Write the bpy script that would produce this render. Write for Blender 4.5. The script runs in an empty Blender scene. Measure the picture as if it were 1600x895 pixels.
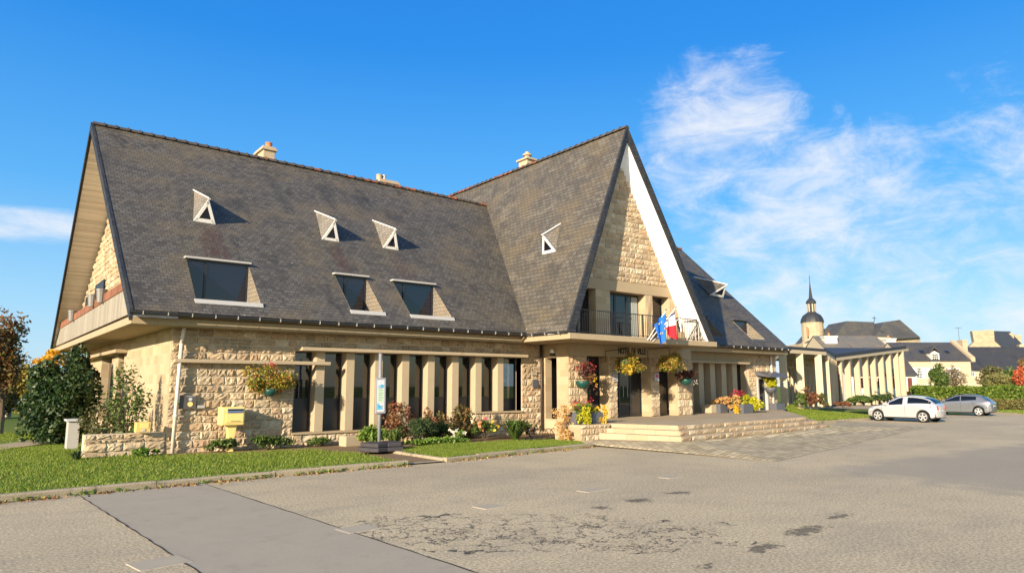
import bpy, math, random
import numpy as np
from mathutils import Vector, Matrix
random.seed(7); rng = np.random.default_rng(11)
R_ = math.radians
S = bpy.context.scene
col = S.collection
# ------------------------------------------------------------------ camera, sky, sun, exposure
EYE = 2.05; FPX = 1081.0
PITCH = math.atan(154.5/FPX)
YAW = math.atan(1400/math.hypot(FPX, 154.5))      # angle between the view and the street facade (+X)
FH = np.array([math.cos(YAW), math.sin(YAW), 0]); RT = np.array([math.sin(YAW), -math.cos(YAW), 0])
UPV = np.array([0, 0, 1.0])
FW = FH*math.cos(PITCH)+UPV*math.sin(PITCH); CU = UPV*math.cos(PITCH)-FH*math.sin(PITCH)
C0 = np.array([0, 0, EYE])
cam = bpy.data.objects.new('camera', bpy.data.cameras.new('camera')); col.objects.link(cam)
cam.data.sensor_width = 36; cam.data.lens = 36*FPX/1600
cam.matrix_world = Matrix(((RT[0], CU[0], -FW[0], 0), (RT[1], CU[1], -FW[1], 0), (RT[2], CU[2], -FW[2], EYE), (0, 0, 0, 1)))
cam.data.clip_end = 3000; cam.data.clip_start = 0.1
S.camera = cam
EXPOSURE, SKY_STRENGTH = 1.0, 0.12
SKY_STOPS = [(0, (.50, .74, .93)), (.10, (.36, .66, .95)), (.25, (.11, .45, .95)), (.45, (.022, .27, .86)), (.7, (.012, .20, .78)), (1, (.01, .15, .7))]
SUN_EL, SUN_AZ = 16.5, 23.0                       # light travels along +X, turned 22.5 deg toward +Y
w = bpy.data.worlds.new('World'); S.world = w; w.use_nodes = True
wt = w.node_tree; wt.nodes.clear()
def wn(t, **k):
    n = wt.nodes.new(t)
    for a, b in k.items(): setattr(n, a, b)
    return n
sky = wn('ShaderNodeTexSky', sky_type='NISHITA', sun_disc=False, sun_elevation=R_(SUN_EL), sun_rotation=R_(270-SUN_AZ),
         altitude=0, air_density=1.0, dust_density=0.4, ozone_density=2.5)
hsv = wn('ShaderNodeHueSaturation'); hsv.inputs['Saturation'].default_value = 1.28; hsv.inputs['Value'].default_value = 1.0
hsv.inputs['Hue'].default_value = 0.488
wt.links.new(sky.outputs[0], hsv.inputs['Color'])
tc = wn('ShaderNodeTexCoord')
def wmath(op, a, b=None, c=None):
    n = wn('ShaderNodeMath', operation=op)
    for i, v in enumerate((a, b, c)):
        if v is None: continue
        if isinstance(v, (int, float)): n.inputs[i].default_value = v
        else: wt.links.new(v, n.inputs[i])
    return n.outputs[0]
def wramp(v, a, b):
    n = wn('ShaderNodeMapRange', interpolation_type='SMOOTHSTEP')
    n.inputs['From Min'].default_value = a; n.inputs['From Max'].default_value = b
    wt.links.new(v, n.inputs['Value']); return n.outputs['Result']
def wdot(d):
    n = wn('ShaderNodeVectorMath', operation='DOT_PRODUCT'); n.inputs[1].default_value = d
    wt.links.new(tc.outputs['Generated'], n.inputs[0]); return n.outputs['Value']
def wnoise(rot, scl, scale, detail, dist, rough=0.6):
    m = wn('ShaderNodeMapping'); m.inputs['Rotation'].default_value = rot; m.inputs['Scale'].default_value = scl
    wt.links.new(tc.outputs['Generated'], m.inputs['Vector'])
    n = wn('ShaderNodeTexNoise'); n.inputs['Scale'].default_value = scale; n.inputs['Detail'].default_value = detail
    n.inputs['Distortion'].default_value = dist; n.inputs['Roughness'].default_value = rough
    wt.links.new(m.outputs[0], n.inputs['Vector']); return n.outputs['Fac']
def pdir(px, py):
    d = FW*FPX+RT*(px-800)+CU*(447.5-py); return tuple(float(q) for q in d/np.linalg.norm(d))
n1 = wnoise((0.3, 0.5, 0.9), (1.0, 2.6, 3.2), 2.4, 9, 0.7)
n2 = wnoise((0.1, 0.35, 0.4), (1.0, 2.4, 5.0), 5.0, 11, 0.5, 0.70)
n3 = wnoise((0.6, 0.1, 1.3), (1, 1, 1), 1.6, 3, 0.0)
cov = wmath('ADD', wmath('MULTIPLY', n1, 0.52), wmath('MULTIPLY', n2, 0.48))
SKY_K = SKY_STRENGTH*2**EXPOSURE                  # what one unit of world colour comes out as in the picture
up_z = wn('ShaderNodeSeparateXYZ'); wt.links.new(tc.outputs['Generated'], up_z.inputs[0])
gr = wn('ShaderNodeValToRGB'); el = gr.color_ramp.elements; stops = SKY_STOPS
while len(el) < len(stops): el.new(.5)
for i_, (p_, c_) in enumerate(stops): el[i_].position = p_; el[i_].color = (*c_, 1)
wt.links.new(up_z.outputs['Z'], gr.inputs['Fac'])
gs = wn('ShaderNodeVectorMath', operation='SCALE'); wt.links.new(gr.outputs['Color'], gs.inputs[0]); gs.inputs['Scale'].default_value = 1/SKY_K
fwd = wramp(wdot(tuple(float(q) for q in FH)), -0.35, 0.3)
skymix = wn('ShaderNodeMix', data_type='RGBA'); wt.links.new(wmath('MULTIPLY', fwd, 0.85), skymix.inputs['Factor'])
wt.links.new(hsv.outputs[0], skymix.inputs['A']); wt.links.new(gs.outputs[0], skymix.inputs['B'])
zone = wmath('MULTIPLY', wramp(wdot(pdir(1450, 500)), 0.885, 0.972), 1.0)
zone2 = wramp(wdot(pdir(1120, 215)), 0.982, 0.9985)
zb = wmath('ABSOLUTE', wmath('SUBTRACT', up_z.outputs['Z'], pdir(60, 352)[2]))
zone3 = wmath('MULTIPLY', wmath('MULTIPLY', wramp(wdot(pdir(40, 352)), 0.9945, 0.9990), wramp(zb, .045, .008)), 1.2)
zone4 = wramp(wdot(tuple(float(-q) for q in FH)), -0.1, 0.5)       # unseen white cloud behind the camera, added to neutralise the ambient light
z = wmath('MAXIMUM', wmath('MAXIMUM', wmath('MULTIPLY', wmath('MULTIPLY', zone, wramp(n3, 0.15, 0.5)), wmath('ADD', 0.45, wmath('MULTIPLY', wramp(up_z.outputs['Z'], pdir(1350, 60)[2], pdir(1350, 250)[2]), 0.55))), zone2), wmath('MAXIMUM', zone3, zone4))
cl = wramp(wmath('ADD', cov, wmath('MULTIPLY', wmath('SUBTRACT', z, 1.0), 0.42)), 0.39, 0.68)
cl = wmath('MULTIPLY', cl, 0.86)
mix = wn('ShaderNodeMix', data_type='RGBA'); wt.links.new(cl, mix.inputs['Factor'])
wt.links.new(skymix.outputs['Result'], mix.inputs['A']); mix.inputs['B'].default_value = (.93/SKY_K, .95/SKY_K, .99/SKY_K, 1)
bg = wn('ShaderNodeBackground'); bg.inputs['Strength'].default_value = SKY_STRENGTH
wt.links.new(mix.outputs['Result'], bg.inputs['Color'])
wo = wn('ShaderNodeOutputWorld'); wt.links.new(bg.outputs[0], wo.inputs['Surface'])
sun = bpy.data.objects.new('sun', bpy.data.lights.new('sun', 'SUN')); col.objects.link(sun)
sun.data.energy = 5.0; sun.data.angle = R_(0.5); sun.data.color = (1.0, 0.845, 0.64)
sd = Vector((math.cos(R_(SUN_EL))*math.cos(R_(SUN_AZ)), math.cos(R_(SUN_EL))*math.sin(R_(SUN_AZ)), -math.sin(R_(SUN_EL))))
sun.rotation_euler = sd.to_track_quat('-Z', 'Y').to_euler()
S.view_settings.view_transform = 'Standard'; S.view_settings.look = 'None'
S.view_settings.exposure = EXPOSURE; S.view_settings.gamma = 1.0
# measuring helpers: a sight line of the survey photograph met with a known plane of the place
def ray(x, y): return FW*FPX+RT*(x-800)+CU*(447.5-y)
def onp(x, y, ax, v):
    d = ray(x, y); return C0+d*((v-C0[ax])/d[ax])
def G(x, y, z=0.0): return onp(x, y, 2, z)
def PY(x, y, v): return onp(x, y, 1, v)
def PX(x, y, v): return onp(x, y, 0, v)
def AT(x, y, dist):                                # point at a given ground distance along the view axis
    d = ray(x, y); return C0+d*(dist/(d@FH))
# ------------------------------------------------------------------ mesh helpers
ORG = {}
class MB:
    def __init__(s): s.v = []; s.f = []; s.m = []
    def face(s, pts, mi=0):
        b = len(s.v); s.v += [tuple(map(float, p)) for p in pts]; s.f.append(tuple(range(b, b+len(pts)))); s.m.append(mi)
    def add(s, vs, fs, mi=0):
        b = len(s.v); s.v += [tuple(map(float, p)) for p in vs]
        for f in fs: s.f.append(tuple(i+b for i in f)); s.m.append(mi)
    def box(s, a, b, mi=0, ch=0.0):
        x0, y0, z0 = a; x1, y1, z1 = b
        s.add([(x0,y0,z0),(x1,y0,z0),(x1,y1,z0),(x0,y1,z0),(x0,y0,z1),(x1,y0,z1),(x1,y1,z1),(x0,y1,z1)],
              [(0,3,2,1),(4,5,6,7),(0,1,5,4),(1,2,6,5),(2,3,7,6),(3,0,4,7)], mi)
    def obox(s, c, ux, uy, hx, hy, z0, z1, mi=0):
        c = np.array(c); ux = np.array(ux); uy = np.array(uy); p = []
        for zz in (z0, z1):
            for a, b in ((-1,-1),(1,-1),(1,1),(-1,1)):
                q = c[:2]+ux[:2]*hx*a+uy[:2]*hy*b; p.append((q[0], q[1], zz))
        s.add(p, [(0,3,2,1),(4,5,6,7),(0,1,5,4),(1,2,6,5),(2,3,7,6),(3,0,4,7)], mi)
    def prism(s, poly, off, mi=0):                 # polygon (3-D points) swept along off
        n = len(poly); off = np.array(off); P = [np.array(p, float) for p in poly]
        s.add(list(P)+[p+off for p in P], [tuple(range(n))[::-1], tuple(range(n, 2*n))]+[(i, (i+1) % n, n+(i+1) % n, n+i) for i in range(n)], mi)
    def tube(s, pts, r, n=8, mi=0, cap=True):
        pts = [np.array(p, float) for p in pts]; rs = r if isinstance(r, (list, tuple)) else [r]*len(pts)
        vs = []; fs = []
        for i, p in enumerate(pts):
            t = pts[min(i+1, len(pts)-1)]-pts[max(i-1, 0)]; t = t/(np.linalg.norm(t)+1e-9)
            a = np.cross(t, (0, 0, 1.0) if abs(t[2]) < .9 else (1.0, 0, 0)); a /= np.linalg.norm(a); b = np.cross(t, a)
            for k in range(n):
                g = 2*math.pi*k/n; vs.append(p+(a*math.cos(g)+b*math.sin(g))*rs[i])
        for i in range(len(pts)-1):
            for k in range(n): fs.append((i*n+k, i*n+(k+1) % n, (i+1)*n+(k+1) % n, (i+1)*n+k))
        if cap: fs += [tuple(range(n))[::-1], tuple(range((len(pts)-1)*n, len(pts)*n))]
        s.add(vs, fs, mi)
    def lathe(s, c, prof, n=16, mi=0):             # (radius, z) profile about a vertical axis
        c = np.array(c); vs = []; fs = []
        for r, zz in prof:
            for k in range(n): g = 2*math.pi*k/n; vs.append((c[0]+r*math.cos(g), c[1]+r*math.sin(g), c[2]+zz))
        for i in range(len(prof)-1):
            for k in range(n): fs.append((i*n+k, i*n+(k+1) % n, (i+1)*n+(k+1) % n, (i+1)*n+k))
        fs += [tuple(range(n))[::-1], tuple(range((len(prof)-1)*n, len(prof)*n))]
        s.add(vs, fs, mi)
    def build(s, name, mat, parent=None, smooth=False, bevel=0, world=False):
        off = np.zeros(3) if parent is None or world else ORG.get(parent, np.zeros(3))
        me = bpy.data.meshes.new(name)
        me.from_pydata([(x-off[0], y-off[1], z_-off[2]) for x, y, z_ in s.v], [], s.f); me.update()
        mats = mat if isinstance(mat, (list, tuple)) else [mat]
        for m in mats: me.materials.append(m)
        if len(mats) > 1: me.polygons.foreach_set('material_index', s.m)
        box_uv(me, off)
        if smooth: me.polygons.foreach_set('use_smooth', [True]*len(me.polygons))
        o = bpy.data.objects.new(name, me); col.objects.link(o)
        if parent: o.parent = parent; ORG[o] = off
        if bevel:
            b = o.modifiers.new('bevel', 'BEVEL'); b.width = bevel; b.segments = 2; b.limit_method = 'ANGLE'
        return o
def box_uv(me, off=(0, 0, 0)):                     # metres: u level, v up the face
    nl = len(me.loops); nf = len(me.polygons)
    if not nl: return
    uv = me.uv_layers.new(name='UVMap')
    co = np.empty(len(me.vertices)*3, np.float32); me.vertices.foreach_get('co', co); co = co.reshape(-1, 3)+np.array(off, np.float32)
    li = np.empty(nl, np.int32); me.loops.foreach_get('vertex_index', li)
    nn = np.empty(nf*3, np.float32); me.polygons.foreach_get('normal', nn); nn = nn.reshape(-1, 3)
    lt = np.empty(nf, np.int32); me.polygons.foreach_get('loop_total', lt)
    nr = np.repeat(nn, lt, axis=0); p = co[li]
    flat = np.abs(nr[:, 2]) > .93
    u = np.stack([-nr[:, 1], nr[:, 0], np.zeros(nl)], 1); u /= (np.linalg.norm(u, axis=1, keepdims=True)+1e-9)
    v = np.cross(nr, u)
    U = np.where(flat, p[:, 0], (p*u).sum(1)); V = np.where(flat, p[:, 1], (p*v).sum(1))
    uv.data.foreach_set('uv', np.stack([U, V], 1).astype(np.float32).ravel())
def mesh_np(name, V, F, mat, parent=None, smooth=False):   # big vertex arrays, quads or tris
    off = np.zeros(3) if parent is None else ORG.get(parent, np.zeros(3))
    V = (np.asarray(V)-off).astype(np.float32); F = np.asarray(F, np.int32); k = F.shape[1]
    me = bpy.data.meshes.new(name)
    me.vertices.add(len(V)); me.vertices.foreach_set('co', V.ravel())
    me.loops.add(F.size); me.loops.foreach_set('vertex_index', F.ravel())
    me.polygons.add(len(F)); me.polygons.foreach_set('loop_start', np.arange(len(F), dtype=np.int32)*k)
    me.update(calc_edges=True); me.materials.append(mat)
    if smooth: me.polygons.foreach_set('use_smooth', [True]*len(F))
    o = bpy.data.objects.new(name, me); col.objects.link(o)
    if parent: o.parent = parent; ORG[o] = off
    return o
def tag(o, label=None, cat=None, group=None, kind=None):
    for k, v in (('label', label), ('category', cat), ('group', group), ('kind', kind)):
        if v: o[k] = v
    return o
def thing(name, loc, label, cat, group=None):
    o = bpy.data.objects.new(name, None); col.objects.link(o); o.location = tuple(map(float, loc)); o.empty_display_size = .2
    ORG[o] = np.array(loc, float); return tag(o, label, cat, group)
def copy_tree(o, parent=None):
    c = o.copy(); col.objects.link(c)
    if parent: c.parent = parent
    for ch in [q for q in bpy.data.objects if q.parent == o]: copy_tree(ch, c)
    return c
# ------------------------------------------------------------------ materials
class NT:
    def __init__(s, name):
        s.m = bpy.data.materials.new(name); s.m.use_nodes = True; s.t = s.m.node_tree
        s.b = s.t.nodes['Principled BSDF']; s.uvn = None; s.on = None
    def n(s, t, **k):
        q = s.t.nodes.new(t)
        for a, b in k.items(): setattr(q, a, b)
        return q
    def set(s, q, i, v):
        if v is None: return
        if hasattr(v, 'is_linked') or isinstance(v, bpy.types.NodeSocket): s.t.links.new(v, q.inputs[i])
        else:
            if isinstance(v, tuple) and len(v) == 3 and q.inputs[i].type == 'RGBA': v = v+(1,)
            q.inputs[i].default_value = v
    def uv(s):
        if not s.uvn: s.uvn = s.n('ShaderNodeTexCoord')
        return s.uvn.outputs['UV']
    def pos(s):
        if not s.on: s.on = s.n('ShaderNodeNewGeometry')
        return s.on.outputs['Position']
    def island(s):
        if not s.on: s.on = s.n('ShaderNodeNewGeometry')
        return s.on.outputs['Random Per Island']
    def map(s, v, scale=(1,1,1), rot=(0,0,0), loc=(0,0,0)):
        q = s.n('ShaderNodeMapping'); s.set(q, 'Vector', v); q.inputs['Scale'].default_value = scale
        q.inputs['Rotation'].default_value = rot; q.inputs['Location'].default_value = loc; return q.outputs[0]
    def noise(s, v, scale, detail=4, rough=.55, dist=0, out='Fac'):
        q = s.n('ShaderNodeTexNoise'); s.set(q, 'Vector', v); s.set(q, 'Scale', scale); s.set(q, 'Detail', detail); s.set(q, 'Roughness', rough); s.set(q, 'Distortion', dist)
        return q.outputs[out]
    def math(s, op, a, b=None, c=None, clamp=False):
        q = s.n('ShaderNodeMath', operation=op, use_clamp=clamp)
        for i, v in enumerate((a, b, c)): s.set(q, i, v)
        return q.outputs[0]
    def rng(s, v, a, b, c=0.0, d=1.0, smooth=True):
        q = s.n('ShaderNodeMapRange', interpolation_type='SMOOTHSTEP' if smooth else 'LINEAR')
        s.set(q, 'Value', v); s.set(q, 'From Min', a); s.set(q, 'From Max', b); s.set(q, 'To Min', c); s.set(q, 'To Max', d); return q.outputs['Result']
    def mix(s, f, a, b, mode='MIX'):
        q = s.n('ShaderNodeMix', data_type='RGBA', blend_type=mode); s.set(q, 'Factor', f)
        for nm, v in (('A', a), ('B', b)):
            i = [k for k in q.inputs if k.name == nm and k.type == 'RGBA'][0]
            if isinstance(v, tuple): i.default_value = v if len(v) == 4 else v+(1,)
            else: s.t.links.new(v, i)
        return [k for k in q.outputs if k.type == 'RGBA'][0]
    def ramp(s, f, stops):
        q = s.n('ShaderNodeValToRGB'); e = q.color_ramp.elements
        while len(e) < len(stops): e.new(.5)
        for i, (p, c) in enumerate(stops): e[i].position = p; e[i].color = c+(1,)
        s.set(q, 'Fac', f); return q.outputs['Color']
    def bump(s, h, strength=.5, dist=.02, nrm=None):
        q = s.n('ShaderNodeBump'); s.set(q, 'Height', h); s.set(q, 'Strength', strength); s.set(q, 'Distance', dist)
        if nrm is not None: s.set(q, 'Normal', nrm)
        return q.outputs[0]
    def done(s, c, rough=.8, nrm=None, spec=.3, metal=0.0):
        s.set(s.b, 'Base Color', c); s.set(s.b, 'Roughness', rough); s.set(s.b, 'Specular IOR Level', spec); s.set(s.b, 'Metallic', metal)
        if nrm is not None: s.set(s.b, 'Normal', nrm)
        return s.m
    def sep(s, v):
        q = s.n('ShaderNodeSeparateXYZ'); s.set(q, 0, v); return q.outputs
def plain(name, c, rough=.6, spec=.4, metal=0.0, var=.12, scale=6.0, bump=0.0):
    t = NT(name); nz = t.noise(t.pos(), scale, 5, .65)
    a = tuple(q*(1-var) for q in c); b = tuple(min(1, q*(1+var)) for q in c)
    return t.done(t.mix(nz, a, b), rough, t.bump(t.noise(t.pos(), scale*8, 3), bump, .01) if bump else None, spec, metal)
def stone_mat(name, tint=.86):
    t = NT(name); isl = t.island(); p = t.pos()
    base = t.ramp(isl, [(0, (.28*tint, .205*tint, .135*tint)), (.16, (.44*tint, .325*tint, .205*tint)), (.34, (.54*tint, .43*tint, .29*tint)), (.48, (.35*tint, .275*tint, .195*tint)), (.62, (.47*tint, .315*tint, .195*tint)), (.8, (.54*tint, .40*tint, .25*tint)), (1, (.66*tint, .56*tint, .41*tint))])
    n1 = t.noise(p, 22, 6, .7); n2 = t.noise(p, 3.0, 3)
    c = t.mix(t.math('MULTIPLY', t.rng(n1, .3, .75), .5), base, (.60*tint, .46*tint, .28*tint))
    c = t.mix(t.math('MULTIPLY', t.rng(n2, .52, .8), .35), c, (.30*tint, .215*tint, .13*tint))
    c = t.mix(t.math('MULTIPLY', t.rng(t.noise(p, 70, 3), .58, .72), .45), c, (.20, .15, .10))
    h = t.math('ADD', t.math('MULTIPLY', t.noise(p, 11, 5, .65), 1.0), t.math('MULTIPLY', t.noise(p, 45, 4, .7), .4))
    return t.done(c, .88, t.bump(h, .8, .035), .2)
def ashlar_mat(name, bw=.62, bh=.30, c1=(.34, .25, .15), c2=(.45, .352, .225), mortar=(.42, .345, .245)):
    t = NT(name); br = t.n('ShaderNodeTexBrick'); t.set(br, 'Vector', t.uv()); t.set(br, 'Color1', c1); t.set(br, 'Color2', c2); t.set(br, 'Mortar', mortar)
    t.set(br, 'Scale', 1.0); t.set(br, 'Brick Width', bw); t.set(br, 'Row Height', bh); t.set(br, 'Mortar Size', .007); t.set(br, 'Mortar Smooth', .3); t.set(br, 'Bias', 0.1)
    p = t.pos(); c = t.mix(t.math('MULTIPLY', t.rng(t.noise(p, 9, 6, .7), .45, .8), .4), br.outputs['Color'], (.40, .29, .17))
    h = t.math('ADD', t.math('MULTIPLY', br.outputs['Fac'], -.6), t.math('MULTIPLY', t.noise(p, 40, 4, .7), .5))
    return t.done(c, .85, t.bump(h, .35, .012), .2)
def slate_mat(name, c1, c2, stains=(), lichen=.5, patch=None, row=.14):
    t = NT(name); uv = t.uv()
    wob = t.n('ShaderNodeVectorMath', operation='ADD'); 
    nz = t.noise(t.map(uv, (1, 1, 1)), 5, 2, .5, 0, 'Color'); sc = t.n('ShaderNodeVectorMath', operation='SCALE'); t.set(sc, 0, nz); sc.inputs['Scale'].default_value = .022
    t.set(wob, 0, uv); t.set(wob, 1, sc.outputs[0]); u2 = wob.outputs[0]
    br = t.n('ShaderNodeTexBrick'); t.set(br, 'Vector', u2); t.set(br, 'Color1', (0, 0, 0)); t.set(br, 'Color2', (1, 1, 1)); t.set(br, 'Mortar', (.0, .0, .0))
    t.set(br, 'Scale', 1.0); t.set(br, 'Brick Width', row*1.35); t.set(br, 'Row Height', row); t.set(br, 'Mortar Size', row*.075); t.set(br, 'Mortar Smooth', .1); t.set(br, 'Bias', 0.0)
    big = t.noise(t.map(uv, (.5, .8, 1)), .9, 5, .65)
    mid = t.noise(t.map(uv, (1.3, 2.5, 1)), 1.6, 5, .7)
    per = t.math('ADD', t.math('MULTIPLY', br.outputs['Color'], .40), t.math('MULTIPLY', t.math('ADD', t.math('MULTIPLY', mid, .6), t.math('MULTIPLY', t.noise(t.map(uv, (1, 1.6, 1)), 9, 4, .75), .6)), .75))
    c = t.mix(t.rng(per, .25, 1.05), c1, c2)
    warm = tuple(q*f for q, f in zip(c2, (1.12, .98, .74)))
    c = t.mix(t.math('MULTIPLY', t.rng(big, .45, .68), .75), c, warm)
    dk = tuple(q*.5 for q in c1)
    c = t.mix(t.math('MULTIPLY', t.rng(t.noise(t.map(uv, (.9, .35, 1)), 1.1, 4, .6, .5), .52, .75), .6), c, dk)
    if patch:                                     # newer, paler slates laid in groups
        pn = t.noise(t.map(uv, (.9, 1.9, 1), (0, 0, .35)), .8, 5, .6)
        c = t.mix(t.math('MULTIPLY', t.rng(pn, .55, .63), .6), c, patch)
    sp = t.n('ShaderNodeTexVoronoi'); t.set(sp, 'Vector', t.map(uv, (1, 1.6, 1))); t.set(sp, 'Scale', 2.9)
    spot = t.math('MULTIPLY', t.rng(sp.outputs['Distance'], .12, .05), t.rng(t.noise(uv, 1.9, 3), .50, .62))
    c = t.mix(t.math('MULTIPLY', spot, lichen), c, (.36, .33, .27))
    fine = t.rng(t.noise(t.map(uv, (1, 1.8, 1)), 13, 4, .75), .58, .70)
    c = t.mix(t.math('MULTIPLY', t.math('MULTIPLY', fine, t.rng(t.noise(uv, .7, 4, .6), .4, .65)), .65*lichen), c, (.27, .235, .16))
    xs = t.sep(t.pos())
    for (x0, x1, z0, z1, sh, colr, amt) in stains: # run-off streaks below the roof lights
        xx = t.math('ADD', xs[0], t.math('MULTIPLY', t.math('SUBTRACT', xs[2], z0), sh))
        nn = t.math('MULTIPLY', t.math('SUBTRACT', t.noise(t.map(t.pos(), (4, 1, 1)), 1.4, 6, .75), .5), 1.1)
        xx = t.math('ADD', xx, nn)
        m = t.math('MULTIPLY', t.rng(xx, x0-.08, x0+.12), t.rng(xx, x1+.08, x1-.12))
        m = t.math('MULTIPLY', m, t.math('MULTIPLY', t.rng(xs[2], z0-.05, z0+.1), t.rng(xs[2], z1+.2, z1-.5)))
        c = t.mix(t.math('MULTIPLY', m, t.math('MULTIPLY', amt, t.rng(t.noise(t.map(t.pos(), (3, 1, .6)), 4, 6, .75), .36, .62, .15, 1.0))), c, colr)
    jnt = t.rng(t.math('FRACT', t.math('DIVIDE', t.sep(u2)[1], row)), .16, .0)
    c = t.mix(t.math('MULTIPLY', t.math('MAXIMUM', jnt, br.outputs['Fac']), .42), c, dk)
    if lichen > .6:                               # lichen crust thickest just below the ridge
        lz = t.math('MULTIPLY', t.rng(xs[2], 9.6, 11.6), t.rng(t.noise(t.map(uv, (1, 1.7, 1)), 3.2, 6, .75), .5, .66))
        c = t.mix(t.math('MULTIPLY', lz, .6), c, (.215, .165, .095))
        c = t.mix(t.math('MULTIPLY', t.rng(t.noise(t.map(uv, (.5, .22, 1), (0, 0, .25)), 1.3, 5, .65, .4), .55, .72), .55), c, (.028, .027, .025))
    # each course overlaps the next: saw-tooth height up the slope plus joints
    sv = t.sep(u2)[1]; fr = t.math('FRACT', t.math('DIVIDE', sv, row))
    h = t.math('ADD', t.math('MULTIPLY', fr, -.6), t.math('ADD', t.math('MULTIPLY', br.outputs['Color'], .35), t.math('MULTIPLY', br.outputs['Fac'], -.6)))
    h = t.math('ADD', h, t.math('MULTIPLY', t.noise(uv, 30, 3), .25))
    return t.done(c, .62, t.bump(h, .75, .018), .35)
def concrete_mat(name, c, stain=.45):
    t = NT(name); p = t.pos(); a = tuple(q*.80 for q in c)
    cc = t.mix(t.noise(p, 3, 6, .65), a, c)
    cc = t.mix(t.math('MULTIPLY', t.rng(t.noise(t.map(p, (1.2, 1.2, .35)), 2.2, 6, .7, .4), .55, .78), stain), cc, tuple(q*.42 for q in c))
    return t.done(cc, .85, t.bump(t.noise(p, 60, 4, .7), .3, .008), .2)
def leaf_mat(name, stops, trans=.25, rough=.55):
    t = NT(name); r = t.island()
    c = t.ramp(r, stops)
    t.done(c, rough, None, .3)
    tr = t.n('ShaderNodeBsdfTranslucent'); t.set(tr, 'Color', c); ms = t.n('ShaderNodeMixShader'); ms.inputs[0].default_value = trans
    t.t.links.new(t.b.outputs[0], ms.inputs[1]); t.t.links.new(tr.outputs[0], ms.inputs[2])
    t.t.links.new(ms.outputs[0], t.t.nodes['Material Output'].inputs['Surface']); return t.m
def glass_mat(name, tint=(.012, .014, .018), rough=.03, mixf=.0):
    t = NT(name); t.done(tint, rough, None, .8); t.b.inputs['IOR'].default_value = 1.85 if mixf else 1.45
    if mixf:
        tr = t.n('ShaderNodeBsdfTransparent'); tr.inputs[0].default_value = (.75, .78, .8, 1)
        ms = t.n('ShaderNodeMixShader'); ms.inputs[0].default_value = mixf
        t.t.links.new(t.b.outputs[0], ms.inputs[1]); t.t.links.new(tr.outputs[0], ms.inputs[2])
        t.t.links.new(ms.outputs[0], t.t.nodes['Material Output'].inputs['Surface'])
    return t.m
M = {}
M['stone'] = stone_mat('rock_faced_granite'); M['mortar'] = plain('mortar', (.58, .485, .34), .9, .2, bump=.3, scale=9)
M['ashlar'] = ashlar_mat('dressed_granite'); M['ashlar_small'] = ashlar_mat('dressed_granite_small', .5, .26)
M['concrete'] = concrete_mat('beige_concrete', (.40, .31, .195)); M['pier'] = concrete_mat('pier_concrete', (.45, .355, .235), .2)
M['pale'] = concrete_mat('pale_concrete', (.44, .35, .235), .3); M['terrace'] = ashlar_mat('terrace_slabs', .8, .55, (.34, .262, .165), (.41, .325, .213), (.24, .19, .12))
SC1, SC2 = (.047, .043, .037), (.122, .111, .092)
RUST = (.066, .033, .022)
st = [(5.75, 6.5, 6.15, 7.6, 0, RUST, .85), (10.3, 10.95, 6.15, 7.5, 0, RUST, .8), (12.9, 13.5, 6.15, 7.5, 0, RUST, .55), (6.75, 6.95, 4.4, 7.6, 0, (.022, .021, .02), .6),
      (9.3, 9.7, 8.6, 11.4, .2, (.028, .027, .026), .5), (11.0, 11.15, 5.9, 7.5, 0, (.02, .018, .018), .5), (13.55, 13.75, 5.9, 7.5, 0, (.02, .018, .018), .5)]
M['slate'] = slate_mat('old_slate', SC1, SC2, st, .7)
M['slate_wing'] = slate_mat('patched_slate', (.058, .052, .043), (.115, .102, .082), (), .25, (.15, .13, .10), .19)
M['slate_edge'] = slate_mat('verge_slate', (.016, .018, .022), (.04, .043, .05), (), .1)
M['slate_cheek'] = slate_mat('cheek_slate', (.14, .125, .105), (.23, .205, .175), (), .1)
M['far_slate'] = slate_mat('far_slate', (.045, .045, .048), (.085, .083, .082), (), .2)
M['church_slate'] = slate_mat('church_slate', (.06, .058, .052), (.11, .105, .09), (), .5)
M['soffit'] = plain('white_soffit_boards', (.84, .82, .79), .6, .3, var=.04)
def board_mat(name, c, w=.12, axis=0):
    t = NT(name); s = t.sep(t.uv())[axis]; fr = t.math('FRACT', t.math('DIVIDE', s, w)); id_ = t.math('FLOOR', t.math('DIVIDE', s, w))
    wn_ = t.n('ShaderNodeTexWhiteNoise', noise_dimensions='1D'); t.set(wn_, 'W', id_)
    cc = t.mix(wn_.outputs['Value'], tuple(q*.72 for q in c), c)
    cc = t.mix(t.math('MULTIPLY', t.rng(t.noise(t.map(t.uv(), (8, 1.0, 1) if axis == 0 else (1, 8, 1)), 3, 5, .7), .5, .75), .5), cc, tuple(q*.45 for q in c))
    gap = t.math('MINIMUM', t.rng(fr, 0, .07), t.rng(fr, 1, .93))
    return t.done(t.mix(gap, tuple(q*.3 for q in c), cc), .75, t.bump(gap, .6, .01), .3)
M['pink_boards'] = board_mat('pale_soffit_boards', (.93, .86, .84), .11, 1)
M['panel'] = board_mat('weathered_grey_panel', (.33, .29, .225), .20, 0)
M['terracotta'] = board_mat('brown_board', (.27, .11, .055), 1.3, 0)
M['tin'] = plain('dull_tin', (.20, .19, .175), .55, .4, .3); M['zinc'] = plain('zinc', (.045, .05, .06), .45, .5, .3); M['lead'] = plain('lead_flashing', (.40, .385, .36), .5, .4, var=.1)
M['white_paint'] = plain('white_paint', (.78, .76, .72), .5, .4, var=.05)
M['frame'] = plain('dark_frame', (.016, .017, .02), .35, .5)
M['glass'] = glass_mat('window_glass', mixf=.0); M['glass_up'] = glass_mat('roof_window_glass', (.004, .006, .018), .04)
M['glass_clear'] = glass_mat('clear_glass', (.01, .012, .015), .02, .55)
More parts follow.
